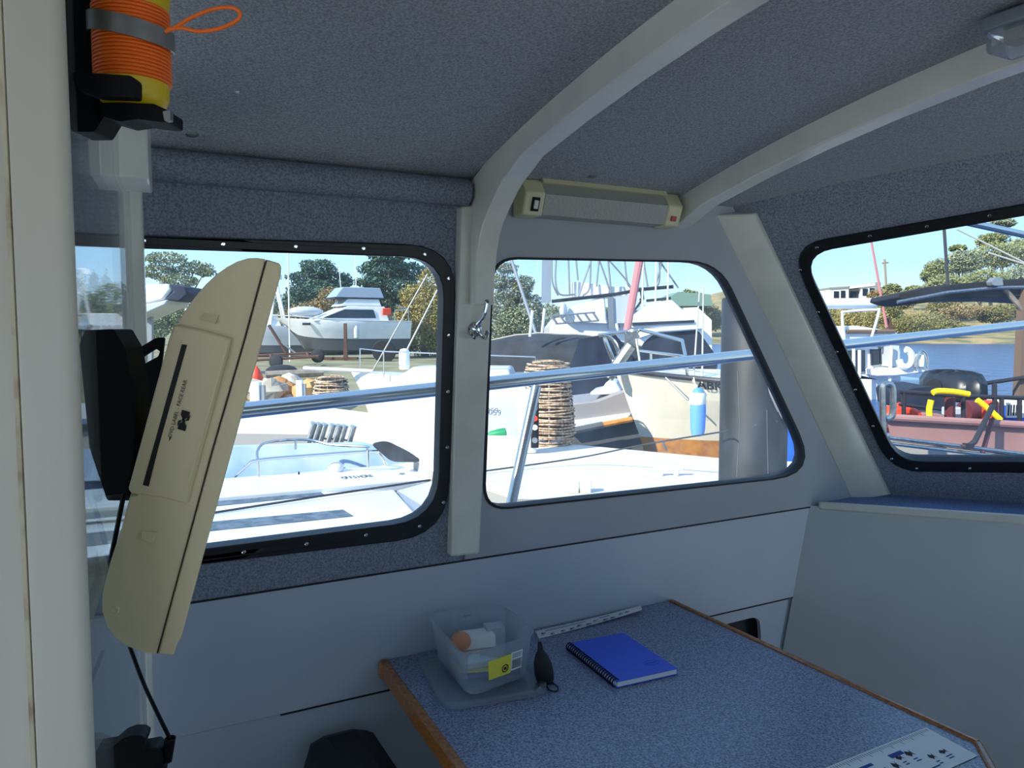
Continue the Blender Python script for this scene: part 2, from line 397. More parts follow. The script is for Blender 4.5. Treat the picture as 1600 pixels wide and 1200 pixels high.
# windscreen wall
def Fp(x, h, off=0): return cB + FD * x + FUP * h + FN * off
hc = .95 / FUP.z
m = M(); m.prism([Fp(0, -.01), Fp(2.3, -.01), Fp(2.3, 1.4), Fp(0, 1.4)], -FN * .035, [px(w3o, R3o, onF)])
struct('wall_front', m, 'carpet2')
# corner post between the side window and the windscreen
m = M(); rs = []
for (ul, ur, v, vr) in ((1330, 1392, 779, 773), (1226, 1288, 557, 555), (1119, 1183, 336, 333)):
    a, b = onW(ul, v), onF(ur, vr); mid = (a + b) / 2; inn = (WN + FN).normalized()
    a2 = onW(ul + 14, v, .012); b2 = onF(ur - 4, vr, .016)
    rs.append([a, a2, (a2 + b2) / 2 + inn * .006, b2, b, b - FN * .03, a - WN * .03])
m.rings(rs); struct('trim_2', m, 'paint', bevel=.004)

# headliner: cambered
m = M()
def sfront(t, z):                                # where the roof meets the windscreen
    o = pt(0, t, z); return (cB - o).dot(FN) / AX.dot(FN)
def cpt(i, j):
    t = .03 + (CW - .03) * j; e = sfront(t, ceil(.9, t)); e = sfront(t, ceil(e, t)) + .02; s = AFT + (e - AFT) * i
    return pt(s, t, ceil(s, t))
m.slab(cpt, 40, 40, UP * .05)
ce = struct('ceiling', m, 'carpet', ang=60)
for u, v, r in ((300, 210, .011), (925, 275, .011), (371, 143, .004)):
    p = CAM + ray(u, v) * .5; r_ = ray(u, v); d = .8
    for _ in range(400):
        q = CAM + r_ * d; s, t, z = st(q)
        if z >= ceil(s, t): break
        d += .004
    m = M(); m.lathe(q - UP * .001, [(.0001, -.003), (r * .6, -.003), (r, 0), (r, .006)], 14); ob = link('screw', m, 'steel2', origin=ce.location); ob.parent = ce
# carpet roll where the roof meets the side wall
m = M(); m.tube([pt(s, .085, 1.738) for s in (-1.1, -.4, .17)], .029, 12); struct('trim_3', m, 'carpet2')

# post between the two side windows
m = M(); o = .024
m.prism([onW(u, v, o) for u, v in ((721, 322), (776, 318), (769, 470), (750, 866), (705, 871))], -WN * .03); struct('trim_5', m, 'paint', bevel=.006)
# roof beam with its curved knee
sa, sb = .178, .224
inner = [onp(u, v, pt(sa, 0, 0), AX) for u, v in ((741, 476), (743, 430), (746, 395), (750, 368), (756, 346), (766, 322), (777, 298), (787, 280), (793, 273))]
prof = [st(q)[1:] for q in inner]
last = prof[-1]; outer = [(.03, prof[0][1]), (.045, 1.70), (.08, 1.76)]
ts = [last[0] + .06 + (CW - last[0] - .06) * i / 14 for i in range(15)]
low = prof + [(t, ceil(.2, t) - .05) for t in ts]; top = outer + [(t, ceil(.23, t) + .01) for t in [.2] + ts]
m = M(); m.prism([pt(sa, t, z) for t, z in low + top[::-1]], AX * (sb - sa)); struct('trim_6', m, 'paint', bevel=.009)
# second roof beam
m = M(); ts = [.045, .1] + [.18 + (CW - .18) * i / 14 for i in range(15)]
low = [(.05, 1.70), (.10, 1.709)] + [(t, ceil(.734, t) - .05) for t in ts[2:]]
m.prism([pt(.734, t, z) for t, z in low + [(t, ceil(.734, t) + .01) for t in ts[::-1]]], AX * .045); struct('trim_7', m, 'paint', bevel=.009)
# carpet moulding where roof meets the windscreen
# front bulkhead, fiddle rail and dash shelf
def Bp(u, v, off=0): return onB(u, v, off)
kdir = (k0 - k1).normalized(); kb = k0 - kdir * (k0.z / kdir.z)
m = M(); m.prism([k0 + FD * 2.4, k0, kb, kb + FD * 2.4], -BN * .02); struct('wall_front_bulkhead', m, 'bulk')
zf = onB(1440, 800).z
f0, f1 = onB(1280, 790, .006), onB(1600, 812, .006); fd = (f1 - f0); f2 = f0 + fd * 2.6
m = M(); m.prism(rounded([f0 + UP * .012, f0 - UP * .012, f0 - UP * .013 + fd * .35, f2 - UP * .022, f2 + UP * .016], 0), -BN * .022); struct('trim_8', m, 'paint', bevel=.005)
m = M(); y = -BN; y.z = 0; y.normalize(); q0 = f0 + y * .01; q2 = f2 + y * .01
m.prism([q0, q2, q2 + y * .5 + UP * .03, q0 + y * .5 + UP * .03], -UP * .02); struct('trim_9', m, 'bluecarpet')
# unseen pale landing added behind the stern to bounce warm light in
m = M(); m.box(pt(-9.2, 1.0, .3), (8.5, 16, .2), (AX, NX, UP)); struct('bounce_landing', m, 'dock')
# starboard side, sole, added deck edge outside
m = M(); m.prism([pt(-1.75, CW, 0), pt(2.4, CW, 0), pt(2.4, CW, 2.05), pt(-1.75, CW, 2.05)], NX * .03, [[pt(-.4, CW, 1.0), pt(-.4, CW, 1.68), pt(1.1, CW, 1.68), pt(1.4, CW, 1.0)]]); struct('wall_right', m, 'bulk')  # unseen wall; its opening is cut to let fill light in
m = M(); m.box(pt(-.4, CW + .3, .80), (4.2, .5, .04), (AX, NX, UP)); struct('bounce_deck_right', m, 'gel')  # unseen white deck added to bounce light onto the ceiling
m = M(); m.box(pt(.2, 1.1, -.02), (4.2, 3.0, .04), (AX, NX, UP)); struct('floor', m, 'teak')
# open white cockpit, unseen, added behind the cabin to bounce sunlight inside
m = M(); m.box(pt(-3.1, 1.1, .12), (2.6, 2.6, .04), (AX, NX, UP)); m.box(pt(-3.1, -.2, .5), (2.6, .08, .8), (AX, NX, UP)); m.box(pt(-3.1, 2.42, .5), (2.6, .08, .8), (AX, NX, UP)); m.box(pt(-4.4, 1.1, .5), (.08, 2.6, .8), (AX, NX, UP)); struct('bounce_cockpit', m, 'gel')

# ---- bulkhead with a clear upper panel, left
nA, nB2 = pt(-.46, .012, 0), at(122, 600, .61); nB2.z = 0
bd = (nA - nB2).normalized(); bn = V((bd.y, -bd.x, 0)); bl = (nA - nB2).length
m = M(); m.box(nB2 + bd * bl / 2 + UP * .2 - bn * .003, (bl, .006, .4), (bd, bn, UP)); struct('wall_back', m, 'panel')
m = M(); m.box(nB2 + bd * bl / 2 + UP * 1.095 - bn * .003, (bl, .006, 1.39), (bd, bn, UP))
T = Thing('window_4', None, None, kind='structure'); T.part('pane', m, 'perspex', smooth=False); T.done()
m = M(); q = nA - bd * .105; m.box(q + UP * 1.325 + bn * .004, (.035, .028, .80), (bd, bn, UP)); m.box(q + UP * .46 + bn * .004, (.03, .012, .92), (bd, bn, UP)); struct('trim_10', m, 'paint', bevel=.003)
m = M(); c = at(198, 238, 1.16); m.box(c, (.13, .062, .095), (bd, bn, UP)); struct('trim_11', m, 'paint', bevel=.003)
# near door jamb
P = [at(-260, 600, .60), at(27, 600, .60), at(27, 600, .604), at(31, 600, .604), at(31, 600, .596), at(128, 600, .596), at(120, 600, .64), at(-260, 600, .64)]
P = [V((p.x, p.y, 0)) for p in P]
r = rounded(P, [0, 0, 0, 0, .002, .014, .004, 0]); m = M(); m.prism(r, UP * 2.1); struct('trim_12', m, 'cream')
m = M(); a = at(28.5, 600, .599); m.box(V((a.x, a.y, 1.05)), (.0035, .006, 2.1)); struct('trim_13', m, 'stain')

# ================================================================ FITTINGS
# fluorescent lamp
T = Thing('fluorescent_lamp', 'cream fluorescent strip lamp with ribbed diffuser above the middle window', 'lamp')
lp = [(.074, 1.695), (.074, 1.775), (.112, 1.775), (.135, 1.742), (.118, 1.697)]
def lsec(s0, s1, k=1.0, dz=0):
    c = (.09, 1.74); m = M(); m.prism([pt(s0, c[0] + (t - c[0]) * k, c[1] + (z - c[1]) * k + dz) for t, z in lp], AX * (s1 - s0)); return m
a = T.part('end_cap', lsec(.285, .335), 'lampcream', bevel=.004); b = T.part('end_cap', lsec(.672, .715), 'lampcream', bevel=.004)
m = M(); m.prism([pt(.335, t, z) for t, z in ((.074, 1.765), (.074, 1.78), (.116, 1.784), (.124, 1.768))], AX * .34); T.part('housing', m, 'lampcream')
m = lsec(.336, .671, .93); T.part('diffuser', m, 'diffuser', smooth=False)
def lface(s, u):  # a point on the lower sloping face of the lamp
    p0, p1 = V((0, lp[3][0], lp[3][1])), V((0, lp[4][0], lp[4][1])); p = p0.lerp(p1, u); return pt(s, p.y, p.z)
nd = (pt(0, 1, -.35) - pt(0, 0, 0)).normalized(); ld = (lface(0, 1) - lface(0, 0)).normalized()
m = M(); m.box(lface(.312, .5) + nd * .001, (.018, .03, .004), (AX, ld, nd)); T.part('switch_plate', m, 'black', under=a)
m = M(); m.box(lface(.312, .5) + nd * .004, (.010, .018, .006), (AX, ld, nd)); T.part('rocker_switch', m, 'paint', under=a, bevel=.001)
m = M(); m.box(lface(.692, .62) + nd * .002, (.014, .012, .004), (AX, ld, nd)); T.part('red_button', m, 'red', under=b, label='red square button')
T.done()
# cabin light on the roof beam
T = Thing('cabin_light', 'small grey dome light with clear lens at the end of the roof beam', 'lamp')
c = at(1618, 46, 1.12); m = M(); m.box(c + UP * .018, (.075, .115, .022), (AX, NX, UP)); T.part('housing', m, 'dull', bevel=.004)
m = M(); m.box(c - UP * .008, (.068, .105, .034), (AX, NX, UP)); T.part('lens', m, 'clear', bevel=.008); 
m = M(); m.box(c - UP * .002, (.03, .07, .018), (AX, NX, UP)); T.part('bulb_holder', m, 'diffuser'); T.done()
# coat hook
T = Thing('coat_hook', 'chrome coat hook screwed to the white post between the windows', 'hook')
c = onW(742, 515, .026); m = M(); m.lathe(c - WN * .002, [(.001, 0), (.016, 0), (.016, .004), (.011, .008), (.001, .009)], 20, WN); T.part('base_plate', m, 'chrome')
up = WUP; m = M(); p = smoothpath([c, c + WN * .012 + up * .012, c + WN * .024 + AX * .008 + up * .03, c + WN * .026 + AX * .014 + up * .062]); m.tube(p, .0042, 8); m.ball(p[-1], .0055, 8); T.part('upper_prong', m, 'chrome')
for sg in (-1, 1):
    m = M(); p = smoothpath([c, c + WN * .014 - up * .012 + AX * .008 * sg, c + WN * .026 - up * .016 + AX * .013 * sg, c + WN * .032 - up * .004 + AX * .014 * sg]); m.tube(p, .004, 8); m.ball(p[-1], .0055, 8); T.part('lower_prong', m, 'chrome')
T.done()

# ---- yellow beacon and its holder
BD = .67
T = Thing('beacon_holder', 'black plastic holder on the door post gripping the yellow beacon', 'bracket')
m = M(); m.prism(px([(94, -90), (128, -90), (150, 60), (150, 108), (165, 120), (165, 178), (148, 206), (112, 206), (104, 178)], 5, lambda u, v: at(u, v, BD + .0)), V((0, .03, 0))); bp = T.part('back_plate', m, 'black', bevel=.003)
m = M(); m.prism(px([(112, 112), (205, 118), (211, 124), (211, 152), (150, 150), (118, 140)], 5, lambda u, v: at(u, v, BD - .034)), V((0, .012, 0))); T.part('cradle_arm', m, 'black', bevel=.002)
m = M(); m.prism(px([(150, 160), (240, 162), (262, 172), (262, 190), (252, 191), (215, 186), (188, 190), (160, 182)], 3, lambda u, v: at(u, v, BD - .012)), V((0, .03, 0))); T.part('base_clip', m, 'black', bevel=.002)
m = M(); m.prism(px([(254, 174), (266, 172), (266, 188), (257, 189)], 2, lambda u, v: at(u, v, BD - .014)), V((0, .006, 0))); T.part('clip_tip', m, 'steel2', label='worn metal tip of the clip')
cx = at(206, 60, BD + .012); rad = .0325
def btilt(h): return cx + UP * h + V((.0, 0, 0))
m = M(); rs = []
for w in (0, 1):
    rs.append([])
N = 40; ang0, ang1 = R(-200), R(25)
outer = []; inner = []
for k in range(N + 1):
    a = ang0 + (ang1 - ang0) * k / N; d = V((cos(a), sin(a), 0)); z = .0042 - .0068 * cos(a) + (0.003 * sin(a))
    outer.append((d, z))
quad = [[cx + d * r_ + UP * (z + h) for r_, h in ((rad + .0018, -.008), (rad + .0018, .008), (rad + .0004, .008), (rad + .0004, -.008))] for d, z in outer]
m.rings(quad); T.part('strap', m, 'steel2', label='bent stainless steel strap')
T.done()
T = Thing('emergency_beacon', 'yellow emergency beacon wound with orange cord, held by a steel strap', 'beacon')
m = M(); m.lathe(cx, [(.001, -.060), (.022, -.060), (.026, -.056), (.0285, -.050), (.029, -.032), (.029, .02), (.0315, .032), (.032, .10), (.02, .115), (.001, .117)], 32); b = T.part('body', m, 'yellow')
m = M()
for i in range(20):
    z = -.037 + i * .0031
    m.lathe(cx + UP * z, [(.0290, -.0016), (.0308, -.0011), (.0313, 0), (.0308, .0011), (.0290, .0016)], 32)
T.part('cord_winding', m, 'orange')
p0 = at(258, 50, BD - .015); lp_ = [at(u, v, BD - .02) for u, v in ((258, 50), (275, 42), (300, 27), (335, 14), (362, 12), (375, 20), (370, 32), (345, 44), (312, 49), (285, 44), (262, 46))]
m = M(); m.tube(smoothpath(lp_, 6), .0016, 8); T.part('cord_loop', m, 'orange', label='loose loop of orange cord')
m = M()
for k in range(5): a = R(-70 + k * 9); m.box(cx + V((cos(a) * .0305, sin(a) * .0305, .045)), (.002, .002, .02))
T.part('grip_ridge', m, 'yellow', under=b)
T.done()

# ---- television
TD = .68; dv = bd * .46
def tv(u, v, o=0): return at(u, v, TD - o)
T = Thing('television', 'cream television with a disc slot seen edge-on on its wall bracket', 'television')
shell = [(415, 405), (402, 403), (388, 403.5), (371, 408.5), (355, 417), (338, 429), (322, 444), (308, 460), (295, 477), (287, 489), (280, 501), (277, 510), (284, 540), (240, 700), (215, 775), (203, 776), (190, 826), (172, 880), (160, 928), (160, 955), (167, 979), (181, 997), (199, 1010), (226, 1020), (245, 1022), (332, 700), (382, 528)]
m = M(); m.prism([tv(u, v) for u, v in shell], dv); sh = T.part('back_shell', m, 'tv', bevel=.006, ang=50)
bez = [(416, 405), (436, 411), (440, 416), (439, 430), (364, 700), (292, 964), (283, 997), (277, 1006), (272, 1024), (246, 1022), (333, 700), (383, 528)]
m = M(); m.prism([tv(u, v, .001) for u, v in bez], dv * 1.002); bz = T.part('front_bezel', m, 'tv', bevel=.003, ang=50)
m = M(); m.prism([tv(u, v, .0016) for u, v in ((415.2, 406), (416.4, 406), (383.4, 528), (333.4, 700), (246.2, 1021), (245, 1021), (332.2, 700), (382.2, 528))], V((0, .002, 0))); T.part('seam', m, 'tvdark', under=bz)
m = M(); m.prism([tv(u, v, -.012) for u, v in ((436, 440), (296, 940), (294, 938), (434, 438))], dv * .94); T.part('screen', m, 'dglass', under=bz)
m = M(); m.prism([tv(u, v, .004) for u, v in ((277, 507), (322, 517), (361, 529), (310, 720), (292, 788), (256, 779), (203, 771), (199, 764), (211, 720), (263, 528), (269, 510))], V((0, .02, 0))); bk = T.part('slot_housing', m, 'tv', bevel=.003)
m = M(); m.prism([tv(u, v, .0046) for u, v in ((284, 538), (292, 539), (247, 700), (232, 760), (223, 758))], V((0, .004, 0))); T.part('disc_slot', m, 'tvdark', under=bk)
m = M(); m.prism([tv(u, v, .0052) for u, v in ((352, 540), (356, 541), (306, 720), (294, 764), (290, 763))], V((0, .003, 0))); T.part('housing_edge', m, 'tv', under=bk)
for q in (((319, 489), (342, 492), (338, 506), (317, 500)), ((221, 829), (247, 832), (242, 848), (224, 841))):
    m = M(); a = [tv(u, v, .0005) for u, v in q]; b_ = [tv(u + 4, v - 3, .0035) for u, v in ((q[0]), (q[1]), q[1], q[0])]
    m.prism(a, V((0, .002, 0))); m.rings([[a[0], a[1], a[1] + V((0, .002, 0)), a[0] + V((0, .002, 0))], [a[3] - V((0, .0035, 0)), a[2] - V((0, .0035, 0)), a[2], a[3]]])
    T.part('moulded_catch', m, 'tv', under=sh)
m = M(); m.lathe(tv(181, 952, -.001), [(.001, 0), (.0042, 0), (.0042, .0012), (.003, .002), (.001, .0014)], 14, V((0, -1, 0))); T.part('screw_cover', m, 'tv', under=sh)
sd = (tv(292, 539) - tv(231, 760)).normalized(); td = V((-sd.z, 0, sd.x))
m = M(); m.text('DVD LABEL - FACE REAR', tv(268, 684, .0048), sd, td, .0034, .0003)
a = tv(264, 690, .0048); m.add([a, a + sd * .004 + td * .0008, a + sd * .004 - td * .0008], [[0, 1, 2]])
c = tv(287, 657, .0048)
def lg(x, y): return c + sd * x * .0011 + td * (-y) * .0011
for poly in ([(-8, -3), (-8, 3.5), (-4, 3.5), (-.5, .6), (-3.5, -3)], [(8, 3), (8, -3.5), (4, -3.5), (.5, -.6), (3.5, 3)], [(-6, -4), (-1, -4), (0, -1.2), (-2.5, -2.4)], [(6, 4), (1, 4), (0, 1.2), (2.5, 2.4)], [(-1.5, -.5), (1, -1.6), (1.5, .5), (-1, 1.6)]):
    m.prism([lg(x, y) for x, y in poly], V((0, -.0003, 0)))
T.part('printed_mark', m, 'ink', under=bk, smooth=False); T.done()
# ---- TV wall bracket
T = Thing('television_bracket', 'black swivel bracket fixed to the clear bulkhead panel behind the television', 'bracket')
m = M(); m.prism(px([(124, 540), (132, 516), (178, 514), (196, 545), (206, 600), (210, 700), (198, 770), (165, 775), (140, 700)], 5, lambda u, v: at(u, v, .745)), V((-.012, .06, 0))); T.part('wall_plate', m, 'black', bevel=.002)
sect = px([(198, 600), (200, 555), (215, 545), (243, 528), (257, 527), (244, 640), (208, 720), (196, 760), (190, 770)], 4, lambda u, v: at(u, v, .84))
slot = px([(213, 571), (225, 557), (244, 545), (250, 549), (247, 557), (230, 566), (218, 575)], 2, lambda u, v: at(u, v, .84))
m = M(); m.prism(sect, V((-.004, .012, 0)), [slot]); T.part('tilt_arm', m, 'black', bevel=.001)
m = M(); m.prism([at(u, v, .88) for u, v in ((160, 600), (228, 600), (202, 720), (190, 780), (165, 765))], V((-.01, .06, 0))); T.part('swivel_arm', m, 'black', bevel=.003)
m = M(); m.lathe(at(190, 765, .83), [(.001, -.012), (.012, -.012), (.012, .012), (.001, .012)], 16, V((1, 0, 0))); T.part('tilt_knob', m, 'black')
T.done()
# cables
m = M(); m.tube(smoothpath([at(194, 770, .80), at(182, 830, .8), at(170, 890, .79), at(165, 930, .78)], 6), .0026, 8)
solo('aerial_lead', m, 'black', 'black lead hanging behind the television bracket', 'cable')
T = Thing('radio_handset', 'black radio handset with a coiled cord at the foot of the bulkhead', 'radio handset')
hd = .76
m = M(); m.prism(px([(150, 1172), (175, 1168), (190, 1155), (205, 1149), (220, 1149), (228, 1154), (226, 1164), (222, 1172), (245, 1168), (252, 1176), (256, 1200), (252, 1240), (150, 1240)], 3, lambda u, v: at(u, v, hd)), V((-.005, .022, 0))); T.part('body', m, 'black', bevel=.004)
m = M(); p = []
for k in range(150):
    a = k * .55; f = k / 149; c = at(266 - 6 * f, 1153 + 36 * f, hd + .01); p.append(c + V((cos(a) * .0045, sin(a) * .0045, 0)))
m.tube(p, .0013, 6); T.part('coiled_cord', m, 'black')
m = M(); m.tube(smoothpath([at(203, 1011, .83), at(222, 1062, .81), at(240, 1102, .79), at(266, 1155, hd + .01)], 6), .0022, 8); T.part('straight_cord', m, 'black')
m = M(); m.tube(smoothpath([at(260, 1188, hd + .01), at(255, 1196, hd), at(245, 1205, hd)], 4), .002, 8); T.part('cord_end', m, 'black'); T.done()

# ================================================================ TABLE AND WHAT LIES ON IT
T = Thing('dinette_table', 'blue-grey speckled table with varnished timber edging fixed to the side wall', 'table')
A0, B0 = pt(0, .014, TZ), V((0, 0, 0)); sA = st(pA)[0]; sBt = st(pB)[0]
D0 = onz(1527, 1161, TZ); D1 = onz(1552, 1205, TZ); E0 = onz(720, 1200, TZ)
a_, b_ = pt(sA, .004, TZ), pt(sBt, .004, TZ)
ed = (E0 - pA).normalized(); E1 = a_ + ed * 1.0; dd = (D1 - D0).normalized(); D2 = D0 + dd * .12
F1 = E1 + AX * .55
m = M(); m.prism([a_, b_, D0, D2, F1, E1], -UP * .028); T.part('top', m, 'table')
def edge(p, q, w=.018, h=.037, out=None):
    m = M(); d = (q - p).normalized(); n = V((d.y, -d.x, 0)); m.beam(p + UP * (-h / 2 + .005), q + UP * (-h / 2 + .005), w, h); return m
m = edge(a_ + NX * .012, E1); m.lathe(a_ + NX * .012 - UP * .032, [(.001, 0), (.0125, 0), (.0125, .037), (.001, .037)], 16); T.part('timber_edge', m, 'wood', bevel=.004)
T.part('timber_edge', edge(b_, D0 + (D0 - b_).normalized() * .004, .014), 'wood', bevel=.004)
T.part('timber_edge', edge(D0, D2, .014), 'wood', bevel=.004)
m = M(); c = pt(sA + .045, .03, TZ - .05); m.box(c, (.03, .05, .05), (AX, NX, UP)); T.part('support_cleat', m, 'wood', bevel=.003)
m = M(); c = pt(sA + .26, .42, 0); m.lathe(c, [(.001, 0), (.16, 0), (.16, .012), (.05, .03), (.038, .05), (.038, .62), (.11, .66), (.11, TZ - .028), (.001, TZ - .028)], 24); T.part('pedestal', m, 'black')
T.done()
# notebook
q = [onz(u, v, TZ) for u, v in ((886, 1014), (967, 994), (1048, 1048), (964, 1076))]
T = Thing('notebook', 'blue spiral-bound notebook lying on the table', 'notebook')
ax_ = (q[3] - q[0]).normalized(); ay = V((-ax_.y, ax_.x, 0)); L_, Wd = .212, .150; o = q[0] + UP * .001
if ay.dot(q[1] - q[0]) < 0: ay = -ay
def nb(x, y, z=0): return o + ax_ * x + ay * y + UP * z
def slabq(x0, y0, x1, y1, z0, z1): m = M(); m.prism([nb(x0, y0, z0), nb(x1, y0, z0), nb(x1, y1, z0), nb(x0, y1, z0)], UP * (z1 - z0)); return m
T.part('back_cover', slabq(0, 0, L_, Wd, 0, .001), 'book'); T.part('pages', slabq(.002, .003, L_ - .002, Wd - .002, .001, .0115), 'paper')
m = slabq(0, .0, L_, Wd, .0115, .0126); cv = T.part('front_cover', m, 'book', bevel=.0003)
mid = nb(.165, .115, .0127); m = M(); m.tube([mid + ax_ * (cos(k * pi / 8) * .010) + ay * (sin(k * pi / 8) * .020) for k in range(16)], .0004, 4, True); m.box(mid, (.002, .03, .0003), (ax_, ay, UP)); T.part('printed_oval', m, 'blueink', under=cv)
m = M(); 
for k in range(24):
    c = nb(.008 + k * (L_ - .016) / 23, .002, .0065); m.tube([c + ay * (cos(j * pi / 6) * .0085) + UP * (sin(j * pi / 6) * .0085 + .001) for j in range(12)], .0013, 6, True)
T.part('spiral_binding', m, 'black'); T.done()
# rulers: fish-measuring strips of card
def ruler(name, label, corners, seed, curl):
    c = [onz(u, v, TZ + .001) for u, v in corners]; g = random.Random(seed)
    def f(x, y, z=0): return (c[0].lerp(c[1], x)).lerp(c[3].lerp(c[2], x), y) + UP * (curl(x) + z)
    T = Thing(name, label, 'ruler', 'fish rulers on the table')
    m = M(); m.slab(lambda i, j: f(i, j), 16, 2, UP * .0006); b = T.part('strip', m, 'paper')
    def patch(m, x0, y0, x1, y1): m.add([f(x0, y0, .0009), f(x1, y0, .0009), f(x1, y1, .0009), f(x0, y1, .0009)], [[0, 1, 2, 3]])
    m = M()
    for k in range(60): patch(m, .01 + k / 61, .03, .01 + k / 61 + .0035, .10 if k % 5 else .17)
    T.part('scale', m, 'ink', under=b, smooth=False)
    m = M(); mb = M()
    for k in range(11):
        x = .06 + k * .08 + g.uniform(-.01, .01); y = g.choice([.4, .52, .64, .78]); w = g.uniform(.018, .03); h = g.uniform(.06, .1)
        m.add([f(x - w, y, .0009), f(x - w * .3, y - h, .0009), f(x + w * .5, y - h * .3, .0009), f(x + w, y - h, .0009), f(x + w * .8, y, .0009), f(x + w, y + h, .0009), f(x + w * .5, y + h * .3, .0009), f(x - w * .3, y + h, .0009)], [[0, 1, 2, 7], [2, 6, 7], [2, 3, 4], [2, 4, 6], [4, 5, 6]])
        for j in range(2): patch(mb, x - w, y + h + .05 + j * .06, x + w * g.uniform(.2, 1), y + h + .075 + j * .06)
    patch(mb, .08, .27, .45, .34); patch(mb, .58, .26, .68, .36); patch(mb, .3, .85, .75, .88)
    T.part('fish_print', m, 'ink', under=b, smooth=False); T.part('caption_print', mb, 'blueink', under=b, smooth=False); return T.done()
ruler('ruler', 'white card fish ruler lying along the wall behind the notebook', [(836, 986), (1001, 952), (1003, 959), (842, 998)], 3, lambda x: .010 * x * x)
ruler('ruler', 'white card fish ruler lying at the near corner of the table', [(1240, 1220), (1447, 1137), (1528, 1181), (1320, 1275)], 5, lambda x: .0)
# tub
zt = TZ + .0115; rimz = TZ + .098
rim = [onz(u, v, rimz) for u, v in ((667, 961), (783, 946), (838, 990), (727, 1027))]; bas = [onz(u, v, zt) for u, v in ((699, 1030), (790, 1012), (829, 1064), (722, 1086))]
cb = sum(bas, V()) / 4; cr_ = sum(rim, V()) / 4; cb = V((cr_.x * .6 + cb.x * .4, cr_.y * .6 + cb.y * .4, 0))
bas = [V((cb.x + (p.x - cr_.x) * .86, cb.y + (p.y - cr_.y) * .86, zt)) for p in rim]
T = Thing('storage_tub', 'open clear plastic tub of papers at the left end of the table', 'tub')
def loop(f, grow=0):
    c = [bas[i].lerp(rim[i], f) for i in range(4)]; k = sum(c, V()) / 4
    return rounded([p + (p - k).normalized() * grow for p in c], .035, 5)
m = M(); m.rings([loop(0), loop(.06, .003), loop(.97), loop(1, .005), loop(1.03, .005), loop(1.03, .001), loop(.97, -.003), loop(.06, 0), loop(.03, -.004)]); tb = T.part('body', m, 'clear')
fl, fr = bas[3], bas[2]
def face(x, z, o=.0015):  # front side, facing the camera
    p = bas[3].lerp(bas[2], x).lerp(rim[3].lerp(rim[2], x), z); n = (bas[2] - bas[3]).cross(UP).normalized(); n = n if n.y < 0 else -n; return p + n * o
def fq(m, x0, z0, x1, z1, o): m.add([face(x0, z0, o), face(x1, z0, o), face(x1, z1, o), face(x0, z1, o)], [[0, 1, 2, 3]])
m = M(); fq(m, .29, .26, .63, .72, .003); lb = T.part('label', m, 'labely', under=tb, label='yellow printed label', smooth=False)
m = M(); fq(m, .63, .30, .80, .75, .003); l2 = T.part('label', m, 'paper', under=tb, label='white label with bars', smooth=False)
m = M(); 
for k in range(14): fq(m, .645 + k * .0105, .34, .645 + k * .0105 + (.006 if k % 3 else .0035), .56, .0034)
for k in range(3): fq(m, .645, .61 + k * .04, .78, .625 + k * .04, .0034)
c = face(.54, .42, .0036); x_ = (bas[2] - bas[3]).normalized(); y_ = (face(.5, 1) - face(.5, 0)).normalized(); m.rings([[c + x_ * (cos(a * pi / 10) * r_) + y_ * (sin(a * pi / 10) * r_) for a in range(20)] for r_ in (.0085, .0062)], cap=False)
m.prism([c + x_ * x * .001 + y_ * y * .001 for x, y in ((-4, -3), (4, -3), (3, 2), (4, 3), (-4, 3), (-3, 2))], (x_.cross(y_)) * .0002)
T.part('label_print', m, 'ink', under=tb, smooth=False)
m = M(); tp = [bas[0].lerp(bas[1], .47).lerp(rim[0].lerp(rim[1], .47), .86)]; q0 = tp[0] - (bas[0] - bas[3]).normalized() * .004
m.text('decor', q0, (rim[1] - rim[0]), UP, .005); T.part('embossed_mark', m, 'ink', under=tb, smooth=False); T.done()
# lid under the tub
m = M(); k = cb.copy(); k.z = TZ + .001; ex = (rim[1] - rim[0]).normalized(); ex.z = 0; ey = V((-ex.y, ex.x, 0))
k = k - ex * .012 - ey * .012
lc = rounded([k + ex * a + ey * b for a, b in ((-.11, -.125), (.11, -.125), (.11, .115), (-.11, .115))], .04, 6); li = [k + (p - k) * .93 for p in lc]
m.prism(lc, UP * .004); m.prism([p + UP * .004 for p in lc], UP * .006, [[p + UP * .004 for p in li]])
solo('tub_lid', m, 'clear', 'clear plastic lid lying upside down under the tub', 'lid')
# contents
def inb(x, y, z): return bas[3].lerp(bas[2], x).lerp(bas[0].lerp(bas[1], x), y) + UP * z
def card(name, label, cat, x, y, z, w, d, h, rz, mt, tilt=0, group=None):
    m = M(); m.box(V(), (w, d, h)); o_ = inb(x, y, z); m.xf(Matrix.Translation(o_) @ Matrix.Rotation(rz, 4, 'Z') @ Matrix.Rotation(tilt, 4, 'X')); return solo(name, m, mt, label, cat, group, bevel=.0005)
card('booklet', 'navy booklet at the bottom of the clear tub', 'booklet', .52, .45, .009, .12, .09, .010, .25, 'blueink')
card('envelope', 'manila envelope lying in the clear tub', 'envelope', .45, .5, .018, .10, .11, .003, .1, 'labely')
card('paper_stack', 'stack of white papers in the middle of the clear tub', 'papers', .45, .55, .027, .095, .10, .012, .35, 'paper')
card('carton', 'small white carton on the papers inside the tub', 'carton', .5, .72, .048, .07, .045, .026, .3, 'paper')
card('carton', 'pale carton standing in the back right of the tub', 'carton', .80, .78, .04, .04, .035, .055, .3, 'gelgrey')
m = M(); m.ball(inb(.2, .62, .058), (.022, .022, .020), 16); solo('ball', m, 'egg', 'tan ball in the left side of the clear tub', 'ball')
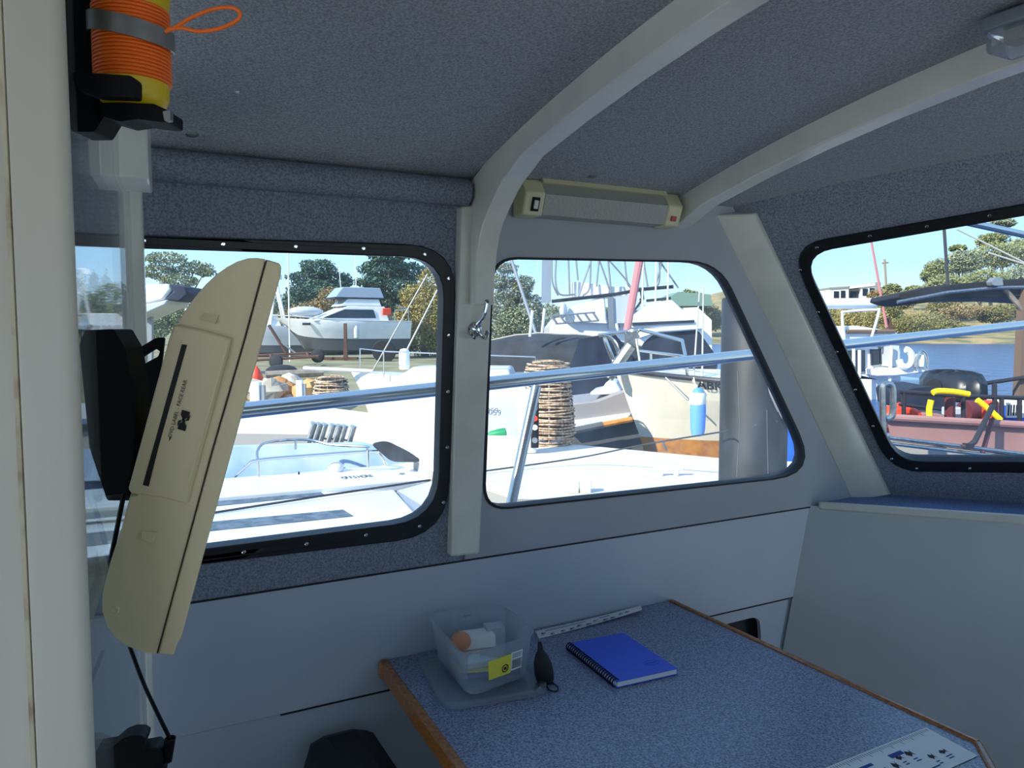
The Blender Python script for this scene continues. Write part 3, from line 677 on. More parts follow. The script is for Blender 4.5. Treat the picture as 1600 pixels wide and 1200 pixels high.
# pouch
T = Thing('pouch', 'small black drawstring pouch leaning on the right side of the tub', 'pouch')
pb = onz(852, 1066, TZ + .001); m = M(); rs = []
for z, w, d in ((0, .014, .012), (.006, .019, .017), (.02, .020, .018), (.04, .018, .015), (.058, .012, .010), (.068, .006, .005), (.085, .004, .003)):
    rs.append([pb + V((cos(a * pi / 10) * w * (1 + .08 * sin(a * 2.2)) - z * .14, sin(a * pi / 10) * d, z)) for a in range(20)])
m.rings(rs); T.part('bag', m, 'blackfab')
m = M(); m.tube(smoothpath([onz(u, v, TZ + .002) for u, v in ((852, 1062), (862, 1066), (872, 1074), (869, 1080), (858, 1078), (853, 1069))], 5), .0013, 6); T.part('drawcord', m, 'blackfab'); T.done()
# settee cushions
def cushion(name, label, c, size, axes, mt):
    m = M(); m.box(c, size, axes); return solo(name, m, mt, label, 'cushion', bevel=.05)
cushion('settee_cushion', 'rounded black settee cushion standing against the side wall left of the table', pt(-.11, .22, .46), (.16, .40, .32), (AX, NX, UP), 'blackfab')
cushion('seat_cushion', 'navy settee cushion between the table and the front bulkhead', pt(.98, 1.0, .40), (.42, .7, .14), (AX, NX, UP), 'navyfab')

# ================================================================ OUTSIDE: ground, water, dock
WZ = -.1; GZ = .2
m = M(); m.grid(lambda i, j: V((-220 + 520 * i, 2.0 + 260 * j, WZ)), 4, 4); struct('river', m, 'water')
def gh(x, y): return GZ + .06 * noise.noise(V((x * .3, y * .3, 0))) + .03 * noise.noise(V((x, y, 3)))
edgeL = [(-40, 11.5), (-9, 11.8), (-4.6, 12.6), (-1.8, 13.4), (-.2, 15), (1.0, 24), (6, 45), (14, 75), (24, 120), (34, 230)]
m = M()
def ground(i, j):
    k = j * (len(edgeL) - 1); a = min(int(k), len(edgeL) - 2); f = k - a
    ex = edgeL[a][0] + (edgeL[a + 1][0] - edgeL[a][0]) * f; ey = edgeL[a][1] + (edgeL[a + 1][1] - edgeL[a][1]) * f
    x = ex + (-150 - ex) * (i ** 1.6); y = ey + (10 if j > .7 else 3) * i
    y = ey + 0 * i
    return V((x, y, gh(x, y) - .35 * max(0, 1 - i * 30)))
m.grid(ground, 60, 90)
m2 = M(); m2.grid(lambda i, j: V((-60 + 61 * i, 11.6 + 3.2 * j + 1.8 * i * j, gh(-60 + 61 * i, 11.6 + 3.2 * j) - .02 - .4 * max(0, 1 - j * 3))), 40, 8)
m.add(m2.v, m2.f)
struct('yard_ground', m, 'yard')
# far bank rising from the river, right
def bh(x, y):
    prof = [(80, -.6), (84, .0), (87, .5), (95, .9), (110, 2.3), (150, 7.3), (240, 14)]
    for (a, za), (b, zb) in zip(prof, prof[1:]):
        if y <= b: z = za + (zb - za) * (y - a) / (b - a); break
    else: z = prof[-1][1]
    return z * (.25 + .75 * min(1, max(0, (x - 28) / 40))) + .35 * noise.noise(V((x * .15, y * .15, 1)))
m = M(); m.grid(lambda i, j: V((20 + 180 * i, 80 + 160 * j, bh(20 + 180 * i, 80 + 160 * j))), 60, 60); struct('far_bank', m, 'bank')
m = M(); m.grid(lambda i, j: V((-260 + 320 * i, 170 + 60 * j, -1 + 9 * sin(j * pi / 2) * (1 + .5 * noise.noise(V((i * 9, 0, 0)))))), 50, 6); struct('hills', m, 'haze_hill')

DZ = .5
dk = [(-9.0, 9.9), (-2.7, 9.9), (-2.2, 9.3), (-.72, 7.85), (.16, 6.55), (1.52, 5.65), (2.6, 5.3), (2.6, 4.62), (1.2, 4.3), (.0, 4.45), (-.5, 5.2), (-1.0, 6.4), (-1.8, 7.2), (-9.0, 8.0)]
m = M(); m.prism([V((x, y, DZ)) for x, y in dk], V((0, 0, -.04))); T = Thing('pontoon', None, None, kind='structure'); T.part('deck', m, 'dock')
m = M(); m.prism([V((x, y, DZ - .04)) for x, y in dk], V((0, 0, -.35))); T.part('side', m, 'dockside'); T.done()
solo('cleat', M().box(V((1.02, 4.95, DZ + .05)), (.2, .03, .03)).box(V((.97, 4.95, DZ + .02)), (.03, .03, .04)).box(V((1.07, 4.95, DZ + .02)), (.03, .03, .04)), 'gel', 'white cleat on the pale pontoon under the middle window', 'cleat', bevel=.006)

# ---- our own boat's bow rail
T = Thing('bow_rail', 'polished stainless guard rail running outside all three windows', 'rail')
ra, rb = at(500, 628, 2.0), at(1460, 523, 3.3); rd = (rb - ra)
m = M(); m.tube([ra + rd * k for k in (-.55, 0, .5, 1, 1.5)], .0205, 16); T.part('top_tube', m, 'steel')
sp = ra.lerp(rb, .36); 
m = M(); q = at(838, 604, sp.y); bq = at(796, 800, sp.y - .12); m.tube([q, bq], .0165, 14); T.part('stanchion', m, 'steel')
m = M(); m.lathe(bq, [(.001, -.02), (.05, -.02), (.05, -.012), (.03, -.004), (.02, .02)], 20); T.part('foot', m, 'steel', label=None)
T.done()
m = M(); m.prism([ra + rd * -.5 + V((.25, -.3, -.62)), rb + V((.0, -.4, -.50)), rb + V((-.5, -.9, -.50)), ra + rd * -.5 + V((.1, -.5, -.62))], V((0, 0, -.03)))
m = M(); m.prism([pt(-1.7, -.04, .80), pt(1.5, -.04, .80), pt(1.75, -.16, .80), pt(1.6, -.24, .8), pt(-1.7, -.24, .80)], UP * -.03); struct('side_deck', m, 'gelgrey')
# blue stay above the windscreen
m = M(); m.tube([at(1500, 345, 2.6), at(1680, 384, 2.6)], .012, 10); solo('awning_tube', m, 'steel', 'blue-grey metal tube crossing the top right corner of the front window', 'tube')

# ================================================================ boats
def hull(L, B, fb, keel, bow=.16, flare=.25, boot=.35, n=18, sheer=.25, tumble=1.0, transom=.85):
    """lofted hull: x to the bow, y to port, z up from the waterline; material 0 topsides, 1 bottom"""
    rs = []
    for i in range(n + 1):
        u = i / n; w = (1 - max(0, (u - .4) / .6) ** 2.2) * (transom + (1 - transom) * min(1, u / .4))
        b = max(B / 2 * w, .012); zs = fb * (1 + sheer * max(0, u - .2) ** 2); kz = -keel * (1 - max(0, (u - .6) / .4) ** 2.4) + zs * .5 * max(0, (u - .86) / .14) ** 2
        ring = []
        for f, hh in ((1, 1), (1.01, .93), (1 - flare * .3, boot + (1 - boot) * .45), (1 - flare * .62, boot), (1 - flare * .68, boot * .98), (1 - flare, boot * .3), (.012, 0)):
            f2 = f if u < .4 else 1 - (1 - f) * (1 + 1.2 * (u - .4) / .6)
            z = kz + (zs - kz) * hh; x = -L / 2 + L * u - L * bow * (1 - hh) * u ** 4
            ring.append(V((x, max(b * f2, .008), z)))
        rs.append(ring)
    m = M(); k = len(rs[0])
    for sd in (1, -1):
        R_ = [[V((p.x, p.y * sd, p.z)) for p in r] for r in rs]
        m.use(0).rings([r[:4] for r in R_], closed=False, cap=False); m.use(1).rings([r[4:] for r in R_], closed=False, cap=False)
        m.use(1).rings([r[3:5] for r in R_], closed=False, cap=False)
    m.use(0); t = rs[0]; m.add([V((p.x, p.y, p.z)) for p in t] + [V((p.x, -p.y, p.z)) for p in t], [[i, i + 1, k + i + 1, k + i] for i in range(k - 1)])
    m.add([r[0] for r in rs] + [V((r[0].x, -r[0].y, r[0].z)) for r in rs], [[i, i + 1, n + 1 + i + 1, n + 1 + i] for i in range(n)])
    return m
class Frame:
    """local boat frame: origin on the ground or water, heading angle"""
    def __init__(s, o, head): s.m = Matrix.Translation(V(o)) @ Matrix.Rotation(head, 4, 'Z')
    def __call__(s, m): return m.xf(s.m)
    def p(s, x, y, z): return s.m @ V((x, y, z))
def block(x0, x1, y, z0, z1, tx0=0, tx1=0, ty=0):
    """tapered cabin block"""
    m = M(); a = [V((x0, -y, z0)), V((x1, -y, z0)), V((x1, y, z0)), V((x0, y, z0))]
    b = [V((x0 + tx0, -y + ty, z1)), V((x1 - tx1, -y + ty, z1)), V((x1 - tx1, y - ty, z1)), V((x0 + tx0, y - ty, z1))]
    m.rings([a, b]); return m
def bar(*pts, r=.02, n=6): m = M(); m.tube([V(p) for p in pts], r, n); return m
def bars(lst, r=.02): 
    m = M()
    for l in lst: m.tube([V(p) for p in l], r, 6)
    return m

# ---- white cruiser on the hard stand
f = Frame((-7.35, 33, GZ + .62), R(180 + 30))
T = Thing('motor_cruiser', 'white flybridge cruiser with grey bottom propped up on the hard stand', 'boat')
hl = T.part('hull', f(hull(5.8, 2.1, .98, .45, bow=.2, boot=.48)), ['gel', 'antifoul'])
T.part('rub_rail', f(bars([[(-2.9, .9, .98), (-1, 1.06, 1.0), (.6, .98, 1.06), (2.1, .5, 1.18), (2.85, .03, 1.22)]], .025)), 'gelgrey')
T.part('hull_port', f(M().box(V((1.65, .7, .86)), (.32, .06, .1))), 'dglass')
T.part('cabin', f(block(-1.9, 1.4, .85, .98, 1.62, .15, 1.5, .12)), 'gel', bevel=.04)
T.part('cabin_window', f(block(-1.3, 1.0, .87, 1.12, 1.48, .1, .95, .06)), 'dglass', bevel=.02)
T.part('flybridge', f(block(-1.6, .2, .72, 1.62, 1.95, .1, .35, .06)), 'gel', bevel=.03)
T.part('flybridge_canvas', f(block(-1.75, .45, .7, 1.95, 2.42, .15, .4, .12)), 'clearvinyl', bevel=.03)
T.part('canvas_band', f(block(-1.77, .46, .72, 1.93, 1.99)), 'navycanvas')
T.part('antenna', f(bar((-.6, .4, 1.9), (-.55, .4, 3.9), r=.015)), 'gel'); T.part('antenna', f(bar((-.2, -.4, 1.9), (-.1, -.4, 3.4), r=.015)), 'gel')
T.part('bow_dinghy', f(M().ball(V((1.5, .1, 1.38)), (.75, .42, .22), 14)), 'gelgrey')
T.part('stern_rail', f(bars([[(-2.8, .8, .98), (-2.8, .8, 1.5), (-2.2, .85, 1.7)], [(-2.8, -.8, .98), (-2.8, -.8, 1.5), (-2.8, .8, 1.5)]], .025)), 'steel')
T.part('lifebuoy', f(M().box(V((-1.75, .92, 1.4)), (.4, .08, .3))), 'redor', label='orange lifebuoy', bevel=.05)
T.done()
solo('boat_stand', M().box(at(540, 540, 31.2) - V((0, 0, .1)), (.12, .12, 2.0)).box(at(532, 560, 31.2), (1.4, .3, .1)).box(at(540, 552, 31.1), (.16, .14, .4)), 'rust', 'rusty upright prop standing in front of the white cruiser', 'stand')
solo('fender', M().lathe(at(557, 530, 31.0), [(.01, 0), (.09, .05), (.1, .2), (.1, .4), (.06, .5), (.01, .55)], 10), 'gelgrey', 'pale fender hanging on the side of the white cruiser', 'fender')
solo('tyre', M().lathe(at(600, 549, 30.6), [(.25, -.1), (.45, -.1), (.48, 0), (.45, .1), (.25, .1)], 18, V((0, 1, .2))), 'tyre', 'old tyre leaning under the stern of the white cruiser', 'tyre')
# smaller boats left of it
f = Frame((at(405, 560, 36).x, 36, GZ + .45), R(200)); T = Thing('motorboat', 'pale motorboat with radar arch half hidden behind the television', 'boat')
T.part('hull', f(hull(5.2, 2.0, .95, .4)), ['gelgrey', 'antifoul']); T.part('cabin', f(block(-1.0, 1.2, .7, .95, 1.5, .2, .7, .1)), 'gel', bevel=.04)
T.part('radar_arch', f(bars([[(-1.2, .8, .95), (-.8, .6, 3.1), (-.8, -.6, 3.1), (-1.2, -.8, .95)], [(-.5, .7, 1.0), (-.75, .6, 2.8)]], .06)), 'gel'); T.part('radar_dome', f(M().lathe(V((-.8, 0, 3.15)), [(.01, 0), (.3, 0), (.3, .2), (.2, .28), (.01, .3)], 14)), 'gel'); T.done()
m = M(); m.tube([at(453, 566, 30), at(449, 340, 30)], .03, 8); solo('mast', m, 'gel', 'thin white mast rising at the bow of the white cruiser', 'mast')
# trailer
T = Thing('boat_trailer', 'rusty boat trailer with two wheels in front of the white cruiser', 'trailer'); d = 27
T.part('frame', M().tube([at(390, 556, d), at(500, 551, d)], .05, 6).tube([at(395, 563, d - .9), at(498, 557, d - .9)], .05, 6).tube([at(423, 555, d), at(424, 562, d - .9)], .05, 6).tube([at(480, 552, d), at(482, 558, d - .9)], .05, 6), 'rust')
T.part('winch_post', M().tube([at(448, 552, d), at(420, 508, d)], .06, 6), 'rust')
T.part('brace', M().tube([at(462, 552, d), at(433, 530, d)], .035, 6), 'dull')
for u, v, dd in ((432, 565, d - .9), (497, 556, d - .3)): T.part('wheel', M().lathe(at(u, v, dd) - V((0, .06, 0)), [(.05, -.08), (.18, -.08), (.24, -.04), (.24, .04), (.18, .08), (.05, .08)], 18, V((.2, 1, 0))), 'tyre')
T.done()
solo('dinghy', M().ball(at(440, 578, 21) + V((0, 0, -.02)), (.42, .5, .17), 14), 'tyre', 'upturned dark dinghy lying on the yard beside the trailer', 'dinghy')
solo('log', M().tube([at(415, 586, 19), at(505, 582, 19.5)], .10, 8), 'bark', 'grey log along the edge of the yard below the trailer', 'log')
T = Thing('marker_buoy', 'orange cloth-wrapped marker standing by the edge of the television', 'buoy'); c = at(401, 601, 17.2)
T.part('float', M().lathe(c, [(.01, 0), (.14, .03), (.15, .15), (.09, .32), (.03, .4), (.01, .42)], 12), 'redor'); T.done()
# rocks at the shore
for i, (u, v, rx, rz, mt) in enumerate(((418, 606, .34, .2, 'grey_rock'), (437, 607, .30, .22, 'rock'), (452, 600, .26, .2, 'grey_rock'), (410, 618, .22, .13, 'rock'), (428, 620, .28, .12, 'rock'), (446, 618, .24, .14, 'rock'), (481, 612, .26, .22, 'rock'), (458, 618, .2, .12, 'grey_rock'), (488, 603, .22, .14, 'grey_rock'), (396, 606, .24, .16, 'grey_rock'))):
    c = at(u, v + 4, 12.7 + .2 * (i % 3)); m = M(); m.ball(c, (rx, .28, rz), 12, .5, i + 2)
    solo('boulder', m, mt, ('tan', 'pale grey')[mt == 'grey_rock'] + ' sandstone boulder on the shore, %s from the left' % ['third', 'fifth', 'seventh', 'second', 'fourth', 'sixth', 'ninth', 'eighth', 'tenth', 'first'][i], 'rock', 'boulders on the shore', ang=25)
# white posts on the pontoon
for u0, u1, v0, v1, d, lab in ((393, 408, 597, 642, 9.6, 'white square dock post nearest the television'), (464, 474, 594, 634, 9.65, 'white square dock post between the boulders and the cane pot')):
    T = Thing('dock_post', lab, 'post', 'white dock posts'); a, b = at((u0 + u1) / 2, v1, d), at((u0 + u1) / 2, v0, d); w = (u1 - u0) / F * d
    T.part('post', M().box(V((a.x, a.y, (DZ + b.z) / 2)), (w, w, b.z - DZ)), 'gel', bevel=.01); T.part('metal_plate', M().box(V((a.x + w * .75, a.y, DZ + (b.z - DZ) * .5)), (w * .4, w * .6, (b.z - DZ) * .7)), 'dull'); T.done()
# cane pots
def canepot(name, label, c, prof, n, seed):
    """stack of irregular cane hoops with upright canes"""
    T = Thing(name, label, 'basket'); g = random.Random(seed); m = M(); H = prof[-1][1]
    def rad(h):
        for (r0, h0), (r1, h1) in zip(prof, prof[1:]):
            if h <= h1: return r0 + (r1 - r0) * (h - h0) / max(1e-6, h1 - h0)
        return prof[-1][0]
    for k in range(n):
        h = H * (k + .5) / n; r = rad(h); ph = g.uniform(0, 6)
        m.tube([V(c) + V((cos(a * pi / 9) * r * (1 + .03 * sin(a * 2 + ph)), sin(a * pi / 9) * r, h + H / n * .35 * sin(a * pi / 4.5 + ph) * g.uniform(.5, 1.1))) for a in range(18)], H / n * .36, 5, True)
    T.part('cane_hoops', m, 'cane'); m = M()
    for k in range(12): a = k * pi / 6; m.tube([V(c) + V((cos(a) * rad(h) * .97, sin(a) * rad(h) * .97, h)) for h in [H * j / 6 for j in range(7)]], .007, 5)
    T.part('upright_canes', m, 'bark'); m = M(); m.lathe(V(c), [(.001, .01)] + [(r * .86, h) for r, h in prof[1:-1]] + [(.001, H * .97)], 16); T.part('inner_lining', m, 'brown'); return T.done()
k = onz(858, 697, DZ); k = at(858, 697, 6.4); H = at(858, 563, 6.4).z - DZ
canepot('cane_pot', 'tall stack of woven cane pots standing on the pontoon beside the black pile', V((k.x - .01, k.y, DZ)), [(.215, 0), (.225, .08), (.215, .3), (.19, H * .62), (.185, H * .78), (.195, H * .86), (.17, H * .96), (.1, H)], 30, 4)
c = at(518, 625, 10.3); canepot('cane_pot', 'squat woven cane pot at the far end of the pontoon', V((c.x, c.y, DZ)), [(.22, 0), (.24, .08), (.2, .3), (.12, .33)], 9, 8)
# power pedestal
T = Thing('power_pedestal', 'white power pedestal with dark socket panel standing in front of the cane pots', 'pedestal'); d = 5.9
z0 = DZ; z1 = at(825, 608, d).z; cx0 = at(824, 700, d).x
T.part('cabinet', M().box(V((cx0, d, (z0 + z1) / 2)), (.14, .14, z1 - z0)), 'gel', bevel=.02)
m = M(); m.box(V((cx0 + .055, d - .075, (z0 + z1) / 2 - .02)), (.06, .02, (z1 - z0) * .72)); pn = T.part('socket_panel', m, 'black')
for k, (z, mt) in enumerate(((.72, 'steel2'), (.56, 'redor'), (.42, 'paint'), (.22, 'dull'))): T.part('socket', M().lathe(V((cx0 + .055, d - .09, z0 + (z1 - z0) * z)), [(.001, -.005), (.022, -.005), (.022, .006), (.001, .006)], 12, V((0, 1, 0))), mt, under=pn)
T.done()

# ---- near white runabout with rails, beside us
T = Thing('runabout', 'white open runabout with low rails and non-slip strips moored right alongside', 'boat')
zd = .36; zc = .39
def D(u, v, z): return onz(u, v, z)
dl = [D(*q, zd) for q in ((100, 800), (330, 776), (616, 765), (652, 806), (640, 840), (300, 900), (60, 960))]
T.part('foredeck', M().prism(dl, UP * -.25), 'gel', bevel=.01)
for q in (((80, 838), (330, 815), (536, 796), (552, 806), (330, 829), (80, 860)), ((80, 800), (340, 780), (498, 767), (508, 773), (340, 790), (80, 816))):
    T.part('nonslip_strip', M().prism([D(u, v, zd + .004) for u, v in q], UP * -.003), 'strip')
# coaming: raised side deck with lettering
c0, c1 = D(100, 797, zc), D(678, 748, zc); c2, c3 = D(640, 724, zc), D(100, 768, zc)
ca, cb_ = D(100, 775, zd), D(676, 747, zd)
lo = [at(u, v, p.y - .02) for (u, v), p in zip(((100, 775), (676, 748)), (c0, c1))]
T.part('coaming', M().prism([c0, c1, c2, c3], UP * -.04), 'gel', bevel=.008)
m = M(); m.rings([[c0 - UP * .03, c1 - UP * .03, c1 - UP * .06, c0 - UP * .06], [c3 - UP * .03, c2 - UP * .03, c2 - UP * .06, c3 - UP * .06]]); wall = T.part('side', m, 'gel')
def cs(u, v, o=.004): # on the sloping side
    n = (c1 - c0).cross(UP).normalized(); n = n if n.y < 0 else -n; return onp(u, v, c0 + n * o, n)
m = M(); xd = (c1 - c0).normalized(); 
for i, ch in enumerate('OFFSHORE'): m.text(ch, D(535 + i * 6.2, 748.5 - i * .5, zc + .002) , xd, V((-xd.y, xd.x, 0)), .085, .001, .02, .42)
T.part('lettering', m, 'antifoul', under=wall, smooth=False)
T.part('side_vent', M().lathe(D(628, 741, zc) + UP * .001, [(.001, 0), (.022, 0), (.022, .006), (.001, .008)], 14), 'steel2', under=wall)
m = M(); m.prism([c1, D(690, 756, zd + .02), D(676, 800, zd - .1), D(648, 808, zd - .02), D(620, 766, zd - .01), c1 - UP * .03], UP * -.05); T.part('bow_flare', m, 'gelgrey')  # shaded side of the white bow, its shade put in as grey
m = M(); m.tube([D(60, 824, zd + .01), D(335, 801, zd + .01), D(495, 776, zd + .02), D(672, 750, zc)], .008, 6); T.part('rub_strip', m, 'pipe')
m = M(); m.prism([at(u, v, 6.1) for u, v in ((100, 704), (345, 698), (480, 694), (560, 692), (640, 712), (640, 745), (100, 752))], V((0, .06, 0))); T.part('cockpit_liner', m, 'shaded_liner', bevel=.01)
def rail3(pts, r=.011): m = M(); m.tube(smoothpath([at(u, v, d) for u, v, d in pts], 5), r, 8); return m
T.part('side_rail', rail3([(364, 747, 5.48), (385, 728, 5.48), (403, 719, 5.49), (480, 712, 5.59), (580, 705, 5.69), (592, 708, 5.71), (604, 728, 5.74)]), 'steel')
T.part('side_rail', rail3([(403, 719, 5.49), (402, 706, 5.55), (412, 693, 5.63), (440, 688, 5.81), (480, 687, 5.92), (520, 695, 5.87), (572, 698, 5.74), (574, 702, 5.69)]), 'steel')
for u, v0, v1, d in ((404, 744, 718, 5.49), (575, 731, 704, 5.67), (462, 702, 688, 5.87)): T.part('rail_post', M().tube([at(u, v0, d), at(u, v1, d)], .009, 8), 'steel')
m = M(); a = [at(u, v, d) for u, v, d in ((578, 693, 5.6), (602, 688, 5.65), (640, 707, 5.65), (660, 722, 5.65), (612, 722, 5.6))]; m.prism(rounded(a, .05), V((.006, .006, 0))); T.part('windscreen', m, 'smoke')
m = M(); m.ball(at(525, 731, 5.7), (.06, .06, .05), 12); T.part('stern_cover', m, 'gel')
m = M(); m.lathe(at(467, 740, 5.3), [(.001, -.01), (.008, 0), (.004, .012), (.001, .018)], 8); T.part('snap', m, 'black'); T.done()
T = Thing('rod_rack', 'rack of seven slanted steel rod tubes rising behind the rails of the runabout', 'rack')
for i, u in enumerate((490, 499, 508, 520, 530, 539, 552)):
    d = 6.3; m = M(); m.tube([at(u - 11 + i * .4, 699, d), at(u + 1, 662 + i * .9, d)], .023, 10); tb = T.part('rod_tube', m, 'steel2'); m = M(); m.tube([at(u, 663 + i * .9, d), at(u + 1.2, 660 + i * .9, d)], .029, 10); T.part('flared_lip', m, 'steel', under=tb)
T.part('cross_bar', M().tube([at(486, 684, 6.32), at(546, 688, 6.32)], .008, 6), 'dull'); T.done()
# ---- white moored yacht behind the pontoon with its number
f = Frame((at(696, 640, 9.9).x, 9.9, -.1), R(174))
T = Thing('yacht', 'long white moored yacht with number on its bow beyond the pontoon', 'boat')
hl = T.part('hull', f(hull(2.5, 1.0, .95, .3, bow=.1, sheer=.1, flare=.06)), ['gel', 'gel'])
T.part('coachroof', f(block(-.9, .6, .36, .92, 1.08, .05, .25, .05)), 'gel', bevel=.03)
T.part('mast_step', f(M().box(V((-.15, -.1, 1.24)), (.13, .13, .5))), 'gel', bevel=.015)
T.part('guard_rail', f(bars([[(-1.2, .46, .92), (-1.2, .46, 1.22), (-.3, .5, 1.25), (.7, .4, 1.28), (1.15, -.08, 1.3), (1.15, -.06, 1.05)], [(-.3, .5, .92), (-.3, .5, 1.25)], [(.7, .4, .95), (.7, .4, 1.28)]], .008)), 'steel')
T.part('bowsprit_pole', f(bars([[(1.85, .1, 1.05), (.9, .2, 1.02)]], .025)), 'gel')
m = M(); m.text('059', at(760, 646, 9.36), V((1, -.1, 0)), UP, .07, .004); T.part('number', m, 'dull', under=hl, smooth=False)
T.done()
m = M(); m.tube([at(582, 580, 12), at(668, 428, 12)], .012, 6); solo('rigging_line', m, 'rope', 'slanting pale line left of the pair in the left window', 'line')
m = M(); m.tube([at(633, 552, 9.9), at(690, 440, 10.4)], .012, 6); solo('rigging_line', m, 'rope', 'slanting pale line right of the pair in the left window', 'line')
solo('bow_bag', M().lathe(at(632, 577, 9.9), [(.06, 0), (.07, .02), (.07, .22), (.05, .26), (.01, .27)], 12), 'gel', 'white canister standing on the yacht in the left window', 'canister')
solo('fender', M().lathe(at(776, 678, 6.9), [(.01, -.09), (.03, -.06), (.045, .03), (.045, .085), (.01, .09)], 12, V((1, 0, .12))), 'green', 'green fender lying low on the white yacht by the pedestal', 'fender')
# covered white boat top, far left
T = Thing('covered_launch', 'white launch with grey tilted bow cover behind the top of the television', 'boat'); d = 20
T.part('hull', M().prism([at(u, v, d) for u, v in ((204, 446), (262, 443), (268, 452), (256, 468), (225, 476), (206, 478))], V((0, 1.5, 0))), 'gel', bevel=.06)
T.part('bow_cover', M().prism([at(u, v, d - .02) for u, v in ((262, 443), (290, 448), (294, 460), (280, 472), (256, 468), (270, 455))], V((0, 1.2, 0))), 'navycanvas', bevel=.05)
T.part('strake', M().prism([at(u, v, d - .05) for u, v in ((204, 480), (225, 476), (262, 468), (258, 476), (222, 492), (206, 500))], V((0, 1.4, 0))), 'gelgrey', bevel=.03)
for u in (210, 230): T.part('support', M().prism([at(u, 485, d + .6), at(u + 7, 485, d + .6), at(u + 7, 596, d + .6), at(u, 596, d + .6)], V((0, .12, 0))), 'dull')
T.done()

# ================================================================ outside the middle window
# ---- grey-covered launch
f = Frame((at(900, 600, 12.2).x - .25, 12.4, .0), R(-8))
T = Thing('covered_boat', 'white boat under a big charcoal canvas cover behind the cane pots', 'boat')
T.part('hull', f(hull(4.6, 1.7, .75, .3, sheer=.1)), ['gelgrey', 'gelgrey'])
# canvas shaped over a ridge
def canv(i, j):
    x = -1.9 + 3.9 * i; top = .34 + .32 * sin(pi * min(1, i * 1.1)) ** .8
    w = .84 * (1 - .35 * abs(2 * i - .9) ** 3); a = pi * (j - .5)
    return V((x + .03 * sin(9 * i) * cos(a), sin(a) * w, .72 + top * cos(a) ** .6 + .02 * noise.noise(V((i * 14, j * 9, 0)))))
m = M(); m.grid(canv, 40, 20); T.part('canvas_cover', f(m), 'canvas', ang=70)
T.part('cover_seam', f(bars([[canv(i / 20, .5) + V((0, 0, .012)) for i in range(21)]], .012)), 'rope')
m = M(); m.prism([V((-1.85, -.87, .72)), V((-1.85, -.87, .80)), V((1.9, -.87, .82)), V((2.0, -.8, .74))], V((0, .03, 0))); T.part('gunwale', f(m), 'gel')
T.part('side_curtain', M().prism([at(u, v, 11.2) for u, v in ((905, 530), (955, 520), (988, 560), (975, 606), (868, 642), (882, 598))], V((.05, .05, 0))), 'navycanvas'); T.done()
solo('rod_holder', M().tube([at(828, 526, 11.6), at(832, 485, 11.6)], .022, 8), 'gel', 'left of two white rods standing on the charcoal-covered boat', 'rod')
solo('rod_holder', M().tube([at(847, 520, 11.6), at(851, 482, 11.6)], .022, 8), 'gel', 'right of two white rods standing on the charcoal-covered boat', 'rod')
# grey white launch in front, right of the pots
T = Thing('launch', 'grey-white launch with timber rub rail between the cane pots and the cream bow', 'boat'); d = 7.6
T.part('hull', M().prism([at(u, v, d) for u, v in ((872, 634), (925, 628), (968, 612), (1000, 606), (1002, 655), (880, 672))], V((.2, 1.2, 0))), 'launchgrey', bevel=.03)
T.part('bottom', M().prism([at(u, v, d + .1) for u, v in ((876, 668), (1002, 652), (1010, 760), (876, 770))], V((.2, 1.2, 0))), 'antifoul')
T.part('gunwale', M().prism([at(u, v, d - .05) for u, v in ((876, 660), (985, 645), (985, 653), (876, 671))], V((.2, .5, 0))), 'gel', bevel=.02)
T.part('rub_rail', M().tube([at(942, 664, d - .1), at(988, 655, d - .1)], .028, 8), 'timber'); T.part('rub_tube', M().tube([at(872, 678, d - .1), at(942, 664, d - .1)], .035, 8), 'antifoul')
T.part('deck_locker', M().prism([at(u, v, d + .1) for u, v in ((922, 612), (940, 608), (948, 596), (962, 596), (972, 612), (962, 616), (922, 618))], V((.1, .5, 0))), 'gel', bevel=.02); T.done()
# ---- flybridge cruiser, white with black frames
T = Thing('flybridge_boat', 'tall white flybridge boat with black-framed screens and rod rack in the middle window', 'boat'); d = 19
def A(u, v, o=0): return at(u, v, d + o)
def pl(pts, mt, name='panel', th=.5, o=0, under=None, **k): return T.part(name, M().prism([A(u, v, o) for u, v in pts], V((0, th, 0))), mt, under=under, **k)
pl([(858, 512), (870, 497), (950, 487), (1090, 480), (1112, 500), (1113, 640), (858, 640)], 'gel', 'hull', 3.0, .2)
cb2 = pl([(880, 502), (890, 480), (945, 462), (948, 498), (952, 506)], 'gel', 'cabin_side', 1.5, 0, bevel=.05)
pl([(895, 440), (915, 442), (960, 448), (985, 448), (1000, 456), (985, 462), (896, 464)], 'gel', 'upper_helm', 1.6, .5, bevel=.05)
pl([(980, 500), (1012, 476), (1050, 468), (1085, 500), (1095, 512), (980, 512)], 'gel', 'deckhouse', 2.0, -.2, bevel=.05)
pl([(958, 464), (990, 460), (1000, 470), (976, 505), (954, 505)], 'gelgrey', 'side_screen', .04, -.05)
pl([(988, 504), (1085, 500), (1085, 504), (988, 509)], 'dglass', 'window_strip', .05, -.25)
T.part('frame_bar', M().tube([A(862, 471), A(960, 460), A(1005, 452), (A(1052, 448))], .045, 6).tube([A(1002, 452), A(1004, 466), A(984, 492)], .05, 6).tube([A(1010, 470), A(1048, 466)], .035, 6), 'pipe')
T.part('upright', M().prism([A(u, v, -.1) for u, v in ((950, 464), (958, 464), (960, 514), (952, 514))], V((0, .1, 0))), 'dull')
T.part('screen_pole', M().prism([A(u, v, .1) for u, v in ((847, 405), (861, 405), (861, 472), (846, 474))], V((0, .08, 0))), 'clearvinyl')
fr = []
